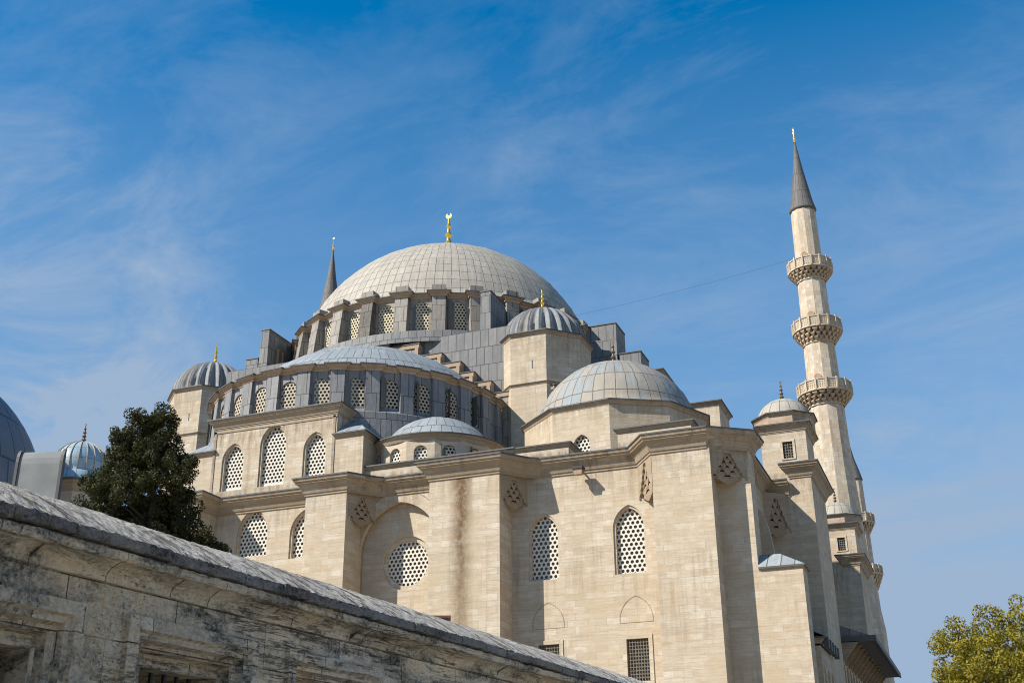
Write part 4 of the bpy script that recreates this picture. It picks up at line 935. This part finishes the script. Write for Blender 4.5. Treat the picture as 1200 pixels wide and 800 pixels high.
def leaves(name, clumps, size, per, mat, parent, rnd, narrow=.5):
    vs = []; fs = []
    for c, r in clumps:
        for _ in range(int(per*r*r)):
            d = Vector((rnd.gauss(0, 1), rnd.gauss(0, 1), rnd.gauss(0, 1))).normalized(); p = c+d*r*(rnd.random()**.2)
            n = (d+Vector((rnd.gauss(0, .6), rnd.gauss(0, .6), rnd.gauss(0, .6)))).normalized(); x = n.orthogonal().normalized(); y = n.cross(x); a = rnd.uniform(0, 2*pi)
            x, y = x*cos(a)+y*sin(a), y*cos(a)-x*sin(a); s_ = size*rnd.uniform(.6, 1.4); i = len(vs)
            vs += [p-x*s_, p-y*s_*narrow, p+x*s_, p+y*s_*narrow]; fs.append((i, i+1, i+2, i+3))
    po = ORG[parent.name]; me = bpy.data.meshes.new(name); me.from_pydata([v-po for v in vs], [], fs); me.materials.append(M[mat]); o = bpy.data.objects.new(name, me); COL.objects.link(o); o.parent = parent; return o
rnd = random.Random(11)
TB = Vector((20.3, -38, 0))
T1 = thing('conifer_tree', 'dark green ragged conifer between the small blue dome and the mosque', 'tree', tuple(TB))
vt = Vector((cos(R(-39)), -sin(R(-39)), 0)); vd = Vector((sin(R(-39)), cos(R(-39)), 0))
prof = [(478, 160, 192), (492, 138, 205), (508, 130, 213), (522, 130, 206), (540, 128, 226), (556, 122, 228), (572, 104, 230), (588, 97, 238), (604, 95, 240), (620, 100, 255), (640, 110, 270), (665, 110, 275), (700, 125, 270), (740, 140, 250)]
clumps = []
def pxz(py): return 15.0-(py-480)*.0297
boughs = [(166, 490, 22, 14), (186, 487, 13, 11), (150, 508, 20, 13), (180, 508, 26, 14), (196, 520, 14, 10), (142, 524, 16, 11), (160, 532, 24, 14), (184, 540, 24, 14), (142, 550, 20, 12), (214, 534, 13, 9), (205, 556, 20, 12), (165, 560, 26, 14),
          (120, 566, 15, 10), (190, 576, 24, 13), (140, 578, 26, 14), (222, 566, 10, 8), (112, 588, 18, 11), (165, 592, 28, 14), (212, 588, 24, 12), (108, 606, 14, 9), (136, 606, 24, 13), (190, 606, 26, 13), (226, 606, 18, 11), (150, 624, 30, 14), (206, 626, 30, 13), (244, 622, 15, 9), (256, 632, 15, 8), (225, 642, 28, 12), (180, 645, 34, 14), (140, 650, 28, 14),
          (200, 670, 50, 16), (150, 680, 40, 16), (230, 670, 34, 14), (175, 705, 60, 18), (190, 735, 55, 18), (180, 765, 45, 16)]
for bx, by, rx, ry in boughs:
    dd = rnd.uniform(-.8, .8)*(.4 if by < 520 else 1)
    for q in range(int(rx*ry/10.5)+5):
        an = rnd.uniform(0, 2*pi); rad = sqrt(rnd.random()); ox = rx*rad*cos(an); oy = ry*rad*sin(an)*.9
        clumps.append((TB+vt*((bx+ox-182)*.0285)+vd*(dd+rnd.gauss(0, .38))+Vector((0, 0, pxz(by+oy-.12*abs(ox)))), rnd.uniform(.13, .28)))
leaves('crown', clumps, .046, 2600, 'conifer', T1, rnd, .5)
mb = MB(); top = TB+Vector((0, 0, 14.6)); limb(mb, TB, TB+Vector((.1, 0, 8)), .3, .2, 8); limb(mb, TB+Vector((.1, 0, 8)), top, .2, .03, 8); mb.build('trunk', M['bark'], T1)
mb = MB()
for c, r in clumps[::16]:
    a = TB+Vector((0, 0, max(5, c.z-.5-.5*rnd.random()))); limb(mb, a, a.lerp(c, .8), .04, .012, 4)
mb.build('limb', M['bark'], T1)
rnd = random.Random(21)
TB = Vector((47.1, 1.5, 0)); T2 = thing('broadleaf_tree', 'yellow-green broadleaf tree in the bottom right corner', 'tree', tuple(TB))
clumps = []
for q in range(560):
    d = Vector((rnd.gauss(0, 1), rnd.gauss(0, 1), rnd.gauss(0, 1))).normalized(); rad = 4.9*(rnd.random()**.42)*(1+.10*sin(3*atan2(d.y, d.x)+5*d.z))
    p = Vector((d.x*rad*1.02, d.y*rad, d.z*rad*.84)); clumps.append((TB+Vector((0, 0, 8.9))+p, rnd.uniform(.28, .62)))
leaves('crown', clumps, .08, 700, 'decid', T2, rnd, .55)
mb = MB(); limb(mb, TB, TB+Vector((.1, .1, 5)), .32, .24, 8); limb(mb, TB+Vector((.1, .1, 5)), TB+Vector((0, 0, 11)), .24, .06, 8); mb.build('trunk', M['bark'], T2)
mb = MB()
for c, r in clumps[::6]: limb(mb, TB+Vector((0, 0, rnd.uniform(4.5, 8))), c, .07, .012, 4)
mb.build('limb', M['bark'], T2)
